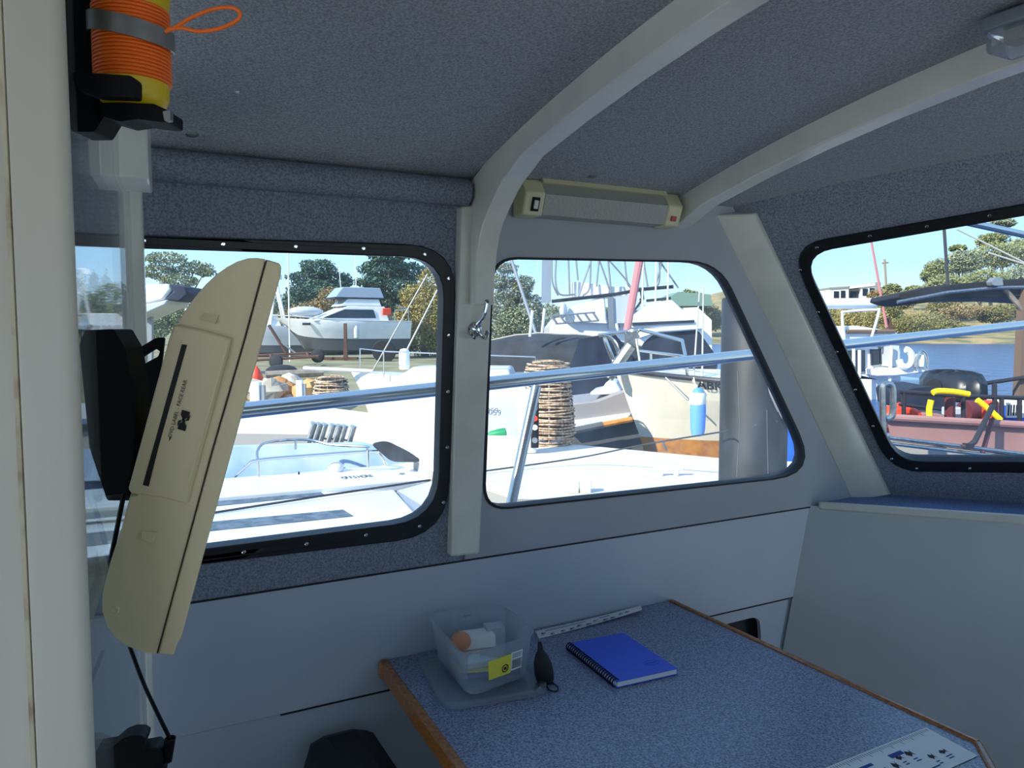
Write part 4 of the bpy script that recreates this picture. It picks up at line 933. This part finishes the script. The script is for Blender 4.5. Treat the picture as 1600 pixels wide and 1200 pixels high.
for pth in ([(862, 405), (863, 440), (872, 462)], [(869, 405), (868, 440), (875, 460), (898, 460)], [(888, 405), (890, 460)], [(900, 405), (903, 438)], [(924, 405), (905, 460)], [(923, 405), (921, 450), (910, 462)], [(936, 405), (932, 448)], [(936, 405), (952, 452), (968, 512)], [(950, 405), (956, 470)], [(950, 405), (980, 440), (995, 470)], [(976, 405), (980, 440), (988, 449), (1020, 449), (1030, 440), (1030, 405)], [(1005, 405), (1012, 448)], [(1035, 405), (1024, 448)], [(1032, 410), (1060, 450)]):
    fr.append([A(u, v, .05) for u, v in pth])
for p in fr: T.part('tower_tube', M().tube(smoothpath(p, 4), .022, 6), 'dull')
for u, v0, v1 in ((1005, 500, 405), (1026, 475, 405), (1045, 470, 405)): T.part('whip_aerial', M().tube([A(u - 2, v0, -.1), A(u + 1, v1 - 40, -.1)], .022, 6), 'gel')
m = M(); 
for k in range(6): m.tube([A(862 + k * 13, 494 - k * 1.0, -.3), A(870 + k * 13, 505 - k * .8, -.3)], .028, 6)
m.tube([A(860, 494, -.3), A(930, 488, -.3)], .02, 6); m.tube([A(868, 506, -.3), A(936, 501, -.3)], .02, 6); T.part('rod_rack', m, 'dull')
T.part('bow_bench', M().ball(A(880, 485, -.1), (.1, .1, .2), 8), 'gelgrey'); T.done()
solo('mast', M().tube([at(1004, 380, 7.6), at(979, 520, 7.0)], [.042, .036], 10), 'mred', 'thick faded-red slanting mast in the middle window', 'mast')
solo('mast', M().tube([at(797, 400, 14), at(855, 575, 12.2)], [.03, .03], 8), 'dull', 'dark slanting spar in front of the tree in the middle window', 'spar')
# ---- cream bow with letters
T = Thing('cream_boat', 'cream-hulled boat with black letters on the bow behind the black pile', 'boat'); d = 6.9
stem = [(958, 576), (975, 612), (988, 650), (1000, 682), (1008, 712)]
back = [(1160, 598), (1165, 630), (1170, 660), (1172, 690), (1172, 722)]
sec = []
for (u0, v0), (u1, v1), k in zip(stem, back, (0, .25, .55, .8, 1)):
    a = at(u0, v0, d + .1); b = at(u1, v1, 5.9 + .5 * k); bl_ = at(u1 + 200, v1, 8.6)
    row = []
    for j in range(13): t = j / 12; p = a.lerp(b, t); n = V((-.35, -.55, 0)); row.append(p + n * (.30 * (1 - .6 * k) * sin(pi * min(1, t * 1.0)) * .55))
    sec.append(row)
def hb(j, k):  # point on the bow: j along, k down
    x = j * 12; i = min(int(x), 11); y = k * 4; q = min(int(y), 3); fx, fy = x - i, y - q
    return (sec[q][i].lerp(sec[q][i + 1], fx)).lerp(sec[q + 1][i].lerp(sec[q + 1][i + 1], fx), fy)
far = [[p + V((.9, 1.5, 0)) for p in r] for r in sec]
m = M(); top = sec[0]; 
for r0, r1 in zip(sec[:-1], sec[1:]): m.use(0 if r1 is not sec[-1] else 1).rings([r0, r1], closed=False, cap=False)
m.use(0).add([sec[0][0]] + top[1:] + [top[-1] + V((1.2, 1.6, 0)), top[0] + V((.15, .25, 0))], [list(range(15))])
m.add([r[0] for r in sec] + [top[0] + V((.15, .25, 0)), top[-1] + V((1.2, 1.6, 0)), sec[-1][-1] + V((1.2, 1.6, 0)), sec[-1][0] + V((.15, .25, 0))], [[0, 1, 2, 3, 4, 8, 5], [5, 6, 7, 8]])
hl = T.part('hull', m, ['cgel', 'timber'], ang=60)
m = M(); m.tube([hb(j / 12, 0) for j in range(13)], .022, 8); T.part('rub_rail', m, 'pipe')
m = M(); p = onp(1091, 605, hb(.62, .2) + V((-.03, -.06, 0)), V((-.45, -.9, 0)).normalized()); nb_ = V((-.45, -.9, 0)).normalized(); xd = (hb(.8, .2) - hb(.55, .2)).normalized(); yd = (hb(.7, .0) - hb(.7, .4)).normalized()
cc = hb(.70, .10) + xd.cross(yd) * .012
m.text('ABK', cc, (xd + yd * -.0).normalized(), (yd + xd * .2).normalized(), .088, .004, .025); T.part('lettering', m, 'ink', under=hl, smooth=False)
T.part('pulpit', M().tube(smoothpath([A_ for A_ in (at(968, 586, d), at(945, 528, d), at(962, 538, d), at(972, 580, d))], 5), .02, 8).tube([at(935, 524, d), at(1000, 515, d), at(1066, 532, d - .5), at(1072, 562, d - .6)], .016, 8).tube([at(1000, 568, d - .2), at(994, 530, d - .1)], .013, 8).tube([at(1072, 562, d - .6), at(1075, 598, d - .6)], .013, 8).tube([at(1017, 575, d - .3), at(1017, 552, d - .3)], .012, 8).tube([at(1000, 548, d - .2), at(1072, 557, d - .6)], .012, 8), 'steel')
T.part('bow_roller', M().tube([at(950, 590, d - .1), at(985, 540, d - .1)], .05, 8).ball(at(955, 580, d - .1), (.07, .07, .07), 10).box(at(986, 530, d - .05), (.1, .1, .12)), 'steel2')
m = M(); m.lathe(at(990, 525, d), [(.001, -.02), (.05, -.02), (.055, 0), (.04, .02), (.055, .04), (.05, .06), (.001, .07)], 16); T.part('windlass', m, 'steel2')
m = M(); m.tube([at(1040, 590, d - .6), at(1062, 612, d - .7), at(1075, 625, d - .75)], .008, 6); T.part('mooring_line', m, 'dull')
m = M(); m.tube([at(u, v, d - .62) for u, v in ((1035, 690), (1042, 705))], .01, 6); T.part('bobstay', m, 'dull'); T.done()
# navy cover behind the pulpit
T = Thing('covered_dinghy', 'navy canvas hood on the deck behind the stainless pulpit', 'canopy'); d = 9.5
T.part('hood', M().prism(px([(990, 578), (998, 560), (1004, 540), (1022, 524), (1050, 516), (1090, 515), (1108, 540), (1122, 560), (1120, 580)], 8, lambda u, v: at(u, v, d)), V((.2, 1.2, 0))), 'navycanvas', bevel=.06, ang=50)
T.part('hull', M().prism([at(u, v, d + .1) for u, v in ((985, 578), (1122, 578), (1120, 730), (990, 730))], V((.2, 1.2, 0))), 'gelgrey')
T.part('roof_edge', M().prism([at(u, v, d - .05) for u, v in ((985, 524), (1000, 514), (1098, 510), (1100, 515), (1030, 520), (1000, 530))], V((.1, 1.2, 0))), 'gel', bevel=.02); T.done()
for k, (u, v0, v1, lab) in enumerate(((1091, 560, 455, 'left'), (1097, 560, 450, 'right'))): solo('stay_wire', M().tube([at(u - (8 if k == 0 else 0), 598, 6.1), at(u + 2, v1, 8.5)], .008, 6), 'rope', lab + ' of two thin stays beside the black pile', 'wire')
# fender, dock pile, blue drum
T = Thing('fender', 'blue and white fender hanging on the cream bow', 'fender'); d = 5.75
T.part('body', M().lathe(at(1090, 682, d), [(.01, 0), (.045, .01), (.055, .06), (.06, .2), (.055, .32), (.03, .36), (.01, .37)], 16), 'fender'); T.part('white_wrap', M().lathe(at(1090, 632, d), [(.058, 0), (.064, .01), (.062, .08), (.055, .09)], 16), 'gel', label='white cloth wrap'); T.part('lanyard', M().tube([at(1088, 610, d), at(1084, 590, d + .1)], .006, 6), 'rope'); T.done()
T = Thing('dock_pile', 'thick black plastic-sleeved dock pile scraped on its right side', 'pile'); d = 4.72
c = at(1175, 755, d); r = 51.5 / F * d; zt_ = at(1175, 468, d).z
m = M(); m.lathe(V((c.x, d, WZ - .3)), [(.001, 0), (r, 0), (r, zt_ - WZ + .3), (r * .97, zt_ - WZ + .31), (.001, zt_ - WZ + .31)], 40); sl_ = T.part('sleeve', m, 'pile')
def cyl(u, v, k=1.006): # on the pile's surface
    a = ray(u, v); o = CAM - V((c.x, d, 0)); A_ = a.x ** 2 + a.y ** 2; B_ = o.x * a.x + o.y * a.y; C_ = o.x ** 2 + o.y ** 2 - (r * k) ** 2; q = B_ * B_ - A_ * C_
    return CAM + a * ((-B_ - math.sqrt(max(q, 0))) / A_)
for poly in (((1198, 596), (1203, 602), (1212, 622), (1221, 640), (1222, 655), (1213, 640), (1202, 615)),):
    m = M(); m.prism([cyl(u, v) for u, v in poly], V((.002, .004, 0))); T.part('scrape', m, 'scrape', under=sl_, label='pale scrape')
for q in (((1152, 580), (1156, 660), (1151, 745)), ((1198, 640), (1199, 700), (1200, 740)), ((1136, 672), (1180, 664), (1215, 658))): m = M(); m.tube([cyl(u, v) for u, v in q], .0015, 5); T.part('scratch', m, 'dull', under=sl_)
T.done()
T = Thing('drum', 'big blue plastic drum with light blue lid beside the black pile', 'drum'); d = 6.2
cz = at(1262, 800, d); rr = 50 / F * d; T.part('body', M().lathe(V((at(1268, 700, d).x, d, at(1262, 760, d).z)), [(.001, 0), (rr, 0), (rr, .58), (rr * .95, .6), (.001, .6)], 28), 'blue'); T.part('lid', M().lathe(V((at(1268, 700, d).x, d, at(1262, 760, d).z + .6)), [(.001, 0), (rr * 1.02, 0), (rr * 1.02, .06), (rr * .9, .08), (.001, .08)], 28), 'ltblue'); T.done()
solo('crate', M().box(at(1236, 618, 6.9), (.25, .3, .14)), 'rust', 'rusty brown box behind the blue drum', 'box', bevel=.01)
m = M(); m.tube(smoothpath([at(750, 737, 5.0), at(900, 716, 5.3), at(1010, 694, 5.0), at(1120, 676, 4.6), at(1135, 674, 4.5)], 5), .006, 6); solo('mooring_line', m, 'dkrope', 'dark mooring line crossing the pontoon to the black pile', 'line')
for u, v, w, lab in ((895, 774, .05, 'left'), (915, 771, .045, 'right')): solo('wood_block', M().box(V((at(u, v, 4.42).x, 4.45, DZ + .036)), (w * 1.4, .07, .07)), 'cgel', lab + ' pale block on the edge of the pontoon under the middle window', 'block', bevel=.004)
solo('shed', M().prism([at(u, v, 105) for u, v in ((1050, 462), (1060, 456), (1110, 460), (1114, 478), (1052, 478))], V((0, 8, 0))), 'greenroof', 'distant shed with pale green roof left of the pile', 'building')

# ================================================================ outside the front window
# ---- catamaran work boat
T = Thing('workboat', 'white work boat with rolled sail boom and wheelhouse in the front window', 'boat'); d = 18
T.part('hull', M().prism([A(u, v, -1) for u, v in ((1290, 588), (1340, 582), (1375, 590), (1400, 596), (1450, 592), (1452, 606), (1400, 640), (1290, 640))], V((0, 3, 0))), 'gel', bevel=.05)
wh = T.part('wheelhouse', M().prism([A(u, v, -1) for u, v in ((1285, 545), (1408, 545), (1408, 596), (1285, 590))], V((0, 2.5, 0))), 'gel', bevel=.03)
for q in (((1318, 548), (1352, 547), (1352, 580), (1324, 583)), ((1361, 546), (1374, 545), (1374, 570), (1362, 571)), ((1376, 545), (1388, 544), (1388, 568), (1376, 569))): T.part('pane', M().prism([A(u, v, -1.06) for u, v in q], V((0, .08, 0))), 'dglass', under=wh)
T.part('roof', M().prism([A(u, v, -1.3) for u, v in ((1280, 520), (1300, 510), (1340, 509), (1400, 518), (1410, 526), (1340, 531), (1280, 534))], V((0, 3, 0))), 'gel', bevel=.05)
T.part('roof_rail', M().tube([A(1323, 518, -1.35), A(1398, 518, -1.35)], .045, 6), 'brown')
T.part('boom', M().tube([A(1240, 475, -1), A(1364, 474, -1), A(1371, 470, -1)], [.12, .12, .1], 12), 'gel', label='long rolled white boom')
T.part('roof_hoop', M().tube(smoothpath([A(1319, 530, -1.4), A(1316, 492, -1.4), A(1322, 487, -1.4), A(1368, 484, -1.4), A(1373, 488, -1.4), A(1361, 530, -1.4)], 4), .03, 8), 'gel')
for u, v0, v1 in ((1334, 590, 545), (1343, 590, 547), (1390, 600, 540)): T.part('deck_post', M().tube([A(u, v0, -1.5), A(u + (3 if u == 1390 else 0), v1, -1.5)], .035, 6), 'gel')
T.part('console', M().prism([A(u, v, -1.4) for u, v in ((1389, 542), (1405, 540), (1406, 573), (1390, 573))], V((0, .5, 0))), 'gelgrey')
T.part('side_deck', M().prism([A(u, v, -1.6) for u, v in ((1370, 578), (1446, 570), (1448, 582), (1400, 588), (1372, 588))], V((0, 1, 0))), 'gel', bevel=.03)
T.part('stern_rail', M().tube(smoothpath([A(1449, 600, -1.7), A(1449, 560, -1.7), A(1440, 548, -1.7), A(1432, 560, -1.7), A(1432, 580, -1.7)], 4), .025, 6), 'steel'); T.done()
solo('lifebuoy', M().tube([at(1415 + 10 * sin(a * .35), 560 - 14 * cos(a * .35), 16.38) for a in range(14)], .07, 8), 'gel', 'white horseshoe lifebuoy at the stern of the work boat', 'lifebuoy')
for u, lab in ((1432, 'left'), (1439, 'right')): solo('fender', M().lathe(at(u, 575, 16.38), [(.01, 0), (.06, .03), (.07, .15), (.06, .28), (.01, .3)], 10), 'cgel', lab + ' cream fender at the stern of the work boat', 'fender')
solo('mast', M().tube([at(1386, 514, 17), at(1360, 370, 17)], [.03, .022], 6), 'mred', 'thin red-tipped mast above the work boat', 'mast')
solo('mast', M().tube([at(1482, 458, 10), at(1474, 340, 10)], [.02, .02], 6), 'dkrope', 'dark thin mast in front of the trees on the bank', 'mast')
solo('flag', M().prism([at(u, v, 16.8) for u, v in ((1386, 497), (1391, 494), (1396, 512), (1396, 522), (1391, 522))], V((0, .02, 0))), 'rust', 'small furled reddish flag on the work boat roof', 'flag')
solo('utility_pole', M().tube([at(1385, 455, 140), at(1382, 405, 140)], .2, 6).tube([at(1378, 411, 140), at(1388, 410, 140)], .15, 5), 'bark', 'distant power pole on the skyline by the house', 'pole')
for i, (a, b) in enumerate((((1495, 358, 3.6), (1640, 430, 3.6)), ((1545, 395, 3.5), (1640, 425, 3.5)))): solo('stay_wire', M().tube([at(*a), at(*b)], .004, 6), 'rope', ('upper', 'lower')[i] + ' pale stay crossing the upper right of the front window', 'wire')
# ---- dark awning on posts
T = Thing('awning', 'long dark flat awning on a brown post over the barge', 'awning'); d = 9.5
T.part('roof', M().prism([at(u, v, d) for u, v in ((1402, 466), (1404, 458), (1450, 448), (1550, 438), (1700, 428), (1700, 470), (1600, 464), (1500, 466), (1440, 474), (1420, 472))], V((.4, 1.6, 0))), 'awning', bevel=.02)
T.part('edge_pipe', M().tube([at(1402, 472, d - .05), at(1480, 457, d - .05), at(1550, 450, d - .05), at(1700, 446, d - .05)], .022, 8), 'steel2')
T.part('brace', M().tube([at(1570, 452, d - .02), at(1600, 486, d - .02)], .03, 6), 'bark')
T.part('post', M().box(V((at(1598, 560, d).x, d, 1.25)), (.13, .13, 1.4)), 'brown')
T.part('lamp', M().prism(px([(1550, 440), (1556, 433), (1566, 434), (1568, 446), (1552, 446)], 2, lambda u, v: at(u, v, d - .15)), V((0, .12, 0))), 'dull', label='small grey floodlight'); T.done()
# ---- maroon barge
T = Thing('barge', 'faded maroon steel barge with dark hand rails below the front window', 'boat'); d = 7.2
def G(u, v, o=0): return at(u, v, d + o)
T.part('side_plate', M().prism([G(u, v) for u, v in ((1386, 656), (1400, 652), (1600, 664), (1760, 674), (1760, 735), (1600, 712), (1392, 688))], V((.25, .08, 0))), 'maroon')
T.part('top_rail', M().tube([G(1384, 652, -.03), G(1600, 664, -.03), G(1760, 674, -.03)], .035, 10), 'maroon')
T.part('deck', M().prism([G(1386, 668, .1), G(1760, 690, .1), G(1790, 650, 2.4), G(1380, 640, 2.4)], V((0, 0, -.05))), 'dmaroon')
for q in (((1389, 684), (1500, 697), (1620, 712), (1760, 728)), ((1391, 693), (1500, 706), (1620, 720), (1760, 737))): T.part('rubbing_pipe', M().tube([G(u, v, -.25) for u, v in q], .018, 8), 'steel2')
T.part('lower_side', M().prism([G(u, v, -.05) for u, v in ((1392, 690), (1760, 735), (1760, 800), (1392, 760))], V((.2, .4, 0))), 'dockside')
T.part('hand_rail', M().tube([G(1405, 612, .3), G(1500, 619, .3), G(1600, 622, .3), G(1760, 628, .3)], .022, 8), 'pipe')
T.part('hand_rail', M().tube([G(1405, 632, .3), G(1470, 640, .3)], .015, 8), 'pipe')
for u, v0, v1 in ((1412, 655, 612), (1484, 658, 620), (1505, 656, 620), (1554, 664, 600), (1565, 664, 622), (1593, 666, 624)): T.part('rail_post', M().tube([G(u, v0, .3), G(u, v1, .3)], .022 if u != 1484 else .05, 8), 'pipe' if u != 1484 else 'dmaroon')
T.part('outer_rail', M().tube([G(1520, 602, 2.2), G(1640, 584, 2.2)], .025, 8).tube([G(1553, 625, 2.2), G(1553, 596, 2.2)], .025, 8), 'pipe')
T.part('ramp_arm', M().tube([G(1551, 634, -.1), G(1538, 660, -.2), G(1523, 690, -.3), G(1513, 698, -.3)], .026, 8).box(G(1513, 697, -.3), (.08, .05, .05)), 'pipe'); T.part('ramp_arm', M().tube([G(1550, 655, -.1), G(1535, 708, -.25)], .022, 8), 'dmaroon'); T.done()
T = Thing('mooring_hoop', 'rusted galvanised pipe hoop standing at the left end of the barge', 'hoop'); d = 6.6
T.part('hoop', M().tube(smoothpath([at(u, v, d) for u, v in ((1381, 720), (1380, 660), (1379, 610), (1384, 601), (1391, 601), (1395, 610), (1395, 645), (1390, 653), (1384, 655))], 5), .028, 10), 'steel2', label='bent pipe'); T.done()
T = Thing('barbecue', 'bulky shape under a black tarpaulin at the back of the barge', 'cover'); d = 8.6
m = M(); rs = []
for k, (w, v, dp) in enumerate(((36, 622, .5), (40, 610, .52), (38, 596, .5), (32, 584, .42), (20, 580, .25), (4, 579, .05))):
    c_ = at(1486 + k, v, d + .4); rs.append([c_ + V((cos(a * pi / 14) * w / F * d * (1.0 + .05 * sin(a * 2.4 + k)), sin(a * pi / 14) * dp * (1 + .06 * sin(a * 3 + k)), .015 * sin(a * 2.1))) for a in range(28)])
m.rings(rs); T.part('tarpaulin', m, 'tarp', ang=50); T.part('wheel', M().lathe(at(1457, 604, d - .12), [(.001, -.04), (.08, -.04), (.1, 0), (.08, .04), (.001, .04)], 16, V((.3, 1, 0))), 'tyre'); T.done()
solo('tender', M().prism(px([(1408, 612), (1430, 606), (1458, 604), (1480, 612), (1478, 636), (1440, 646), (1412, 640)], 6, lambda u, v: at(u, v, 8.3)), V((.1, .8, 0))), 'navycanvas', 'dark covered tender behind the barge rails', 'boat', bevel=.05)
T = Thing('kayak', 'orange and red kayak lying on the barge behind the coaming', 'kayak'); d = 7.7
m = M(); m.tube([at(u, v, d) for u, v in ((1378, 652), (1390, 646), (1405, 644), (1420, 647), (1436, 652))], [.01, .08, .1, .09, .06], 10); T.part('bow', m, 'redor'); m = M(); m.tube([at(u, v, d) for u, v in ((1436, 652), (1460, 652), (1478, 654))], [.07, .06, .03], 10); T.part('stern', m, 'maroon', label='red half'); T.done()
for q, lab in ((((1453, 652), (1452, 640), (1455, 625)), 'short upright yellow foam tube on the barge rail'), (((1457, 614), (1466, 611), (1490, 612), (1514, 616)), 'long yellow foam tube lying along the barge rail'), (((1527, 625), (1536, 632), (1550, 644), (1563, 656)), 'slanting yellow foam tube beside the blue crate')): solo('foam_tube', M().tube(smoothpath([G(u, v, .18) for u, v in q] if 0 else [at(u, v, 7.35) for u, v in q], 4), .028, 10), 'noodle', lab, 'foam tube', 'foam tubes on the barge rail')
solo('barrel', M().lathe(at(1506, 643, 8.0), [(.001, 0), (.11, 0), (.12, .02), (.12, .2), (.1, .24), (.1, .28), (.001, .28)], 20, V((1, .25, 0))), 'dmaroon', 'maroon barrel lying on the barge deck', 'barrel')
solo('fuel_can', M().box(at(1547, 642, 7.65), (.10, .14, .21)), 'redor', 'orange-red fuel can between the barrel and the blue crate', 'can', bevel=.02)
solo('pump_box', M().box(at(1490, 644, 7.8), (.17, .15, .1)), 'gelgrey', 'small pale box on the barge beside the barrel', 'box', bevel=.01)
T = Thing('fish_crate', 'blue crate with white printed label at the right edge of the front window', 'crate'); d = 7.9
bx = T.part('body', M().box(at(1612, 644, d), (.66, .4, .2)), 'blue', bevel=.015); T.part('lid', M().box(at(1612, 628, d), (.68, .42, .07)), 'gel', bevel=.015)
T.part('label', M().box(at(1586, 641, d - .21), (.18, .012, .15)), 'paper', under=bx); m = M()
for k in range(6): m.box(at(1576 + k * 4, 641, d - .218), (.008 if k % 2 else .014, .004, .11))
T.part('printed_bars', m, 'ink', under=bx); T.done()

# ================================================================ trees
def tree(name, label, cat, group, x, y, z, blobs, mt, size, n, trunk=.25, seed=0, tmat='bark', split=0):
    T = Thing(name, label, cat, group); m = M(); tot = sum(b[1][0] * b[1][2] for b in blobs)
    for i, (c, r) in enumerate(blobs): m.leaves(V((x, y, z)) + V(c), r, int(2 * n * r[0] * r[2] / tot), size * .68, seed * 31 + i)
    T.part('foliage', m, mt, smooth=False, ang=180)
    if trunk:
        zt2 = max(c[2] for c, r in blobs) * .9; m = M(); m.tube([V((x, y, z - .2)), V((x + .1 * trunk, y, z + zt2 * .5)), V((x, y, z + zt2))], [trunk, trunk * .7, trunk * .25], 7)
        for i, (c, r) in enumerate(blobs[:6]): m.tube([V((x, y, z + zt2 * .35)), V((x, y, z)) + V(c) * .6 + V((0, 0, zt2 * .15)), V((x, y, z)) + V(c)], [trunk * .4, trunk * .28, trunk * .1], 5)
        T.part('trunk', m, tmat)
    return T.done()
def pxtree(name, label, cat, group, d, blobs, mt, n, size, zb=None, trunk=.25, seed=0, dy=.8):
    """blobs in picture pixels (u, v, half width, half height) at distance d"""
    u0 = sum(b[0] for b in blobs) / len(blobs); o = at(u0, 515, d); z = GZ if zb is None else zb; k = d / F
    B = []
    for i, (u, v, w, h) in enumerate(blobs): p = at(u, v, d); B.append(((p.x - o.x, (i % 3 - 1) * w * k * .4, p.z - z), (w * k, w * k * dy, h * k)))
    return tree(name, label, cat, group, o.x, d, z, B, mt, size * k, n, trunk, seed)
pxtree('conifer', 'dark conifer behind the bow of the white cruiser', 'tree', None, 70, [(500, 420, 28, 14), (480, 435, 30, 12), (520, 438, 30, 14), (500, 455, 40, 16), (470, 470, 26, 20), (530, 462, 22, 14)], 'conifer', 5000, 3.2, trunk=.4, seed=1)
pxtree('conifer', 'tall dark conifer behind the canvas of the white cruiser', 'tree', None, 74, [(610, 398, 36, 14), (600, 420, 40, 14), (632, 425, 36, 16), (588, 442, 30, 10), (620, 450, 40, 18), (600, 475, 34, 20)], 'conifer', 6000, 3.2, trunk=.4, seed=2)
pxtree('wattle', 'yellow-green bushy tree at the right edge of the left window', 'tree', None, 36, [(678, 440, 24, 22), (655, 468, 30, 26), (640, 495, 26, 30), (680, 490, 34, 40), (665, 525, 44, 30), (690, 540, 30, 24), (636, 535, 16, 20)], 'wattle', 9000, 2.6, trunk=.2, seed=3)
pxtree('gum_tree', 'brownish low gum behind the deck of the white cruiser', 'tree', None, 58, [(520, 470, 26, 20), (490, 490, 30, 20), (545, 490, 26, 22), (460, 500, 26, 20), (515, 510, 40, 16)], 'brownleaf', 4500, 2.8, trunk=.2, seed=4)
pxtree('gum_tree', 'open-crowned gum above the top of the television', 'tree', None, 42, [(265, 405, 34, 9), (250, 425, 32, 12), (300, 418, 28, 10), (285, 440, 30, 12), (320, 425, 16, 8), (255, 495, 30, 20), (240, 510, 34, 24), (280, 500, 20, 18)], 'gumgrey', 6000, 2.6, trunk=.18, seed=5)
pxtree('gum_tree', 'olive gum at the left edge of the middle window', 'tree', None, 32, [(792, 420, 18, 9), (778, 440, 16, 12), (800, 455, 26, 22), (820, 445, 16, 14), (785, 480, 26, 24), (825, 480, 24, 24), (808, 505, 36, 24), (780, 530, 36, 24), (838, 510, 16, 26)], 'gumgrey', 9000, 2.6, trunk=.14, seed=6)
lefts = ['first', 'second', 'third', 'fourth', 'fifth', 'sixth', 'seventh', 'eighth', 'ninth', 'tenth', 'eleventh', 'twelfth', 'thirteenth', 'fourteenth', 'fifteenth', 'sixteenth']
for i, (u, v, w, h, d, mt) in enumerate(((125, 470, 18, 40, 60, 'conifer'), (150, 462, 10, 36, 64, 'conifer'), (170, 470, 12, 40, 62, 'conifer'), (190, 476, 14, 36, 60, 'conifer'), (90, 480, 24, 34, 66, 'conifer'))):
    pxtree('cypress', 'slim dark cypress seen through the clear bulkhead panel, %s from the left' % ['second', 'third', 'fourth', 'fifth', 'first'][i], 'tree', 'cypresses beyond the bulkhead panel', d, [(u, v, w, h), (u, v + 25, w * 1.2, h * .7)], mt, 1500, 2.6, trunk=.15, seed=20 + i)
for i, (u, v, w, h, d, mt) in enumerate(((330, 490, 44, 30, 80, 'gumgrey'), (400, 485, 40, 34, 85, 'gum'), (450, 490, 40, 30, 88, 'conifer'), (560, 490, 44, 34, 90, 'brownleaf'), (640, 490, 50, 40, 92, 'gum'), (720, 490, 50, 34, 95, 'gum'), (860, 500, 44, 24, 100, 'gumgrey'), (930, 500, 44, 22, 105, 'gum'), (1010, 500, 44, 22, 110, 'gumgrey'), (1075, 468, 22, 14, 125, 'gum'), (1100, 496, 30, 20, 112, 'bush'))):
    pxtree('tree', 'distant tree in the row behind the boatyard, %s from the left' % lefts[i], 'tree', 'distant trees behind the boatyard', d, [(u, v, w, h), (u - w * .5, v + h * .4, w * .6, h * .6), (u + w * .5, v + h * .4, w * .6, h * .6)], mt, 1800, 3, trunk=.3, seed=40 + i)
# far bank: gums on the hill, low bushes along the shore
gums = [((1460, 425, 22, 18), 118), ((1500, 410, 34, 18), 122), ((1545, 400, 40, 20), 126), ((1590, 395, 36, 22), 128), ((1640, 400, 50, 30), 130), ((1475, 445, 34, 16), 112), ((1530, 440, 40, 18), 114), ((1592, 435, 44, 20), 116), ((1495, 388, 12, 5), 124), ((1547, 375, 22, 10), 134), ((1562, 350, 18, 7), 136), ((1390, 452, 14, 8), 140), ((1425, 455, 16, 8), 130), ((1660, 440, 50, 24), 118)]
for i, ((u, v, w, h), d) in enumerate(gums):
    x = at(u, v, d).x
    pxtree('gum_tree', 'spreading gum tree on the far hillside, %s from the left' % lefts[sorted(g_[0][0] for g_ in gums).index(u)], 'tree', 'gum trees on the far bank', d, [(u, v, w, h), (u - w * .45, v + h * .3, w * .55, h * .7), (u + w * .45, v + h * .25, w * .55, h * .7), (u, v - h * .4, w * .5, h * .6)], ('gum', 'gumgrey', 'gum')[i % 3], 2600, 2.4, zb=bh(x, d), trunk=.22, seed=60 + i)
bushes = [((1400, 470, 26, 14), 108), ((1440, 505, 36, 20), 92), ((1408, 512, 30, 18), 90), ((1475, 512, 26, 12), 90), ((1380, 490, 26, 22), 98), ((1340, 500, 40, 20), 96), ((1500, 486, 34, 12), 104), ((1550, 490, 26, 14), 103), ((1590, 482, 26, 14), 105), ((1300, 490, 40, 20), 100), ((1370, 462, 16, 9), 125), ((1470, 478, 22, 12), 106), ((1640, 500, 40, 18), 96)]
for i, ((u, v, w, h), d) in enumerate(bushes):
    x = at(u, v, d).x
    pxtree('shrub', 'rounded scrub bush on the far bank, %s from the left' % lefts[sorted(g_[0][0] for g_ in bushes).index(u)], 'shrub', 'scrub bushes on the far bank', d, [(u, v, w, h), (u - w * .4, v + h * .3, w * .6, h * .7), (u + w * .4, v + h * .3, w * .6, h * .7)], ('bush', 'wattle', 'brownleaf', 'bush')[i % 4] if i not in (1, 2) else 'bush', 2400, 2.2, zb=bh(x, d), trunk=.12, seed=90 + i)
# house on the hill
T = Thing('hill_house', 'white flat-roofed modern house on the skyline of the far bank', 'house'); d = 150
def Hs(pts, mt, name, th=7, o=0, under=None): return T.part(name, M().prism([at(u, v, d + o) for u, v in pts], V((0, th, 0))), mt, under=under)
w1_ = Hs([(1297, 451), (1326, 449), (1326, 472), (1297, 474)], 'house', 'wing'); w2_ = Hs([(1326, 452), (1345, 450), (1345, 472), (1326, 473)], 'housegrey', 'entry', 6, 1); w3_ = Hs([(1345, 446), (1372, 444), (1372, 470), (1345, 472)], 'house', 'wing', 7, 0)
Hs([(1296, 449), (1328, 447), (1328, 449), (1296, 451)], 'housegrey', 'roof', 7.5, -.3); Hs([(1326, 448), (1370, 442), (1376, 443), (1376, 445), (1328, 451)], 'house', 'roof', 7.5, -.3); Hs([(1368, 441), (1376, 441), (1376, 468), (1368, 470)], 'housegrey', 'chimney', 2, -.5)
for (a, b, c_, e_), un in (((1303, 455, 1311, 468), w1_), ((1314, 454, 1321, 467), w1_), ((1328, 455, 1343, 466), w2_), ((1348, 451, 1356, 462), w3_), ((1359, 450, 1367, 461), w3_)): Hs([(a, b), (c_, b), (c_, e_), (a, e_)], 'dglass', 'pane', .3, -.1 if un != w2_ else .9, under=un)
T.done()
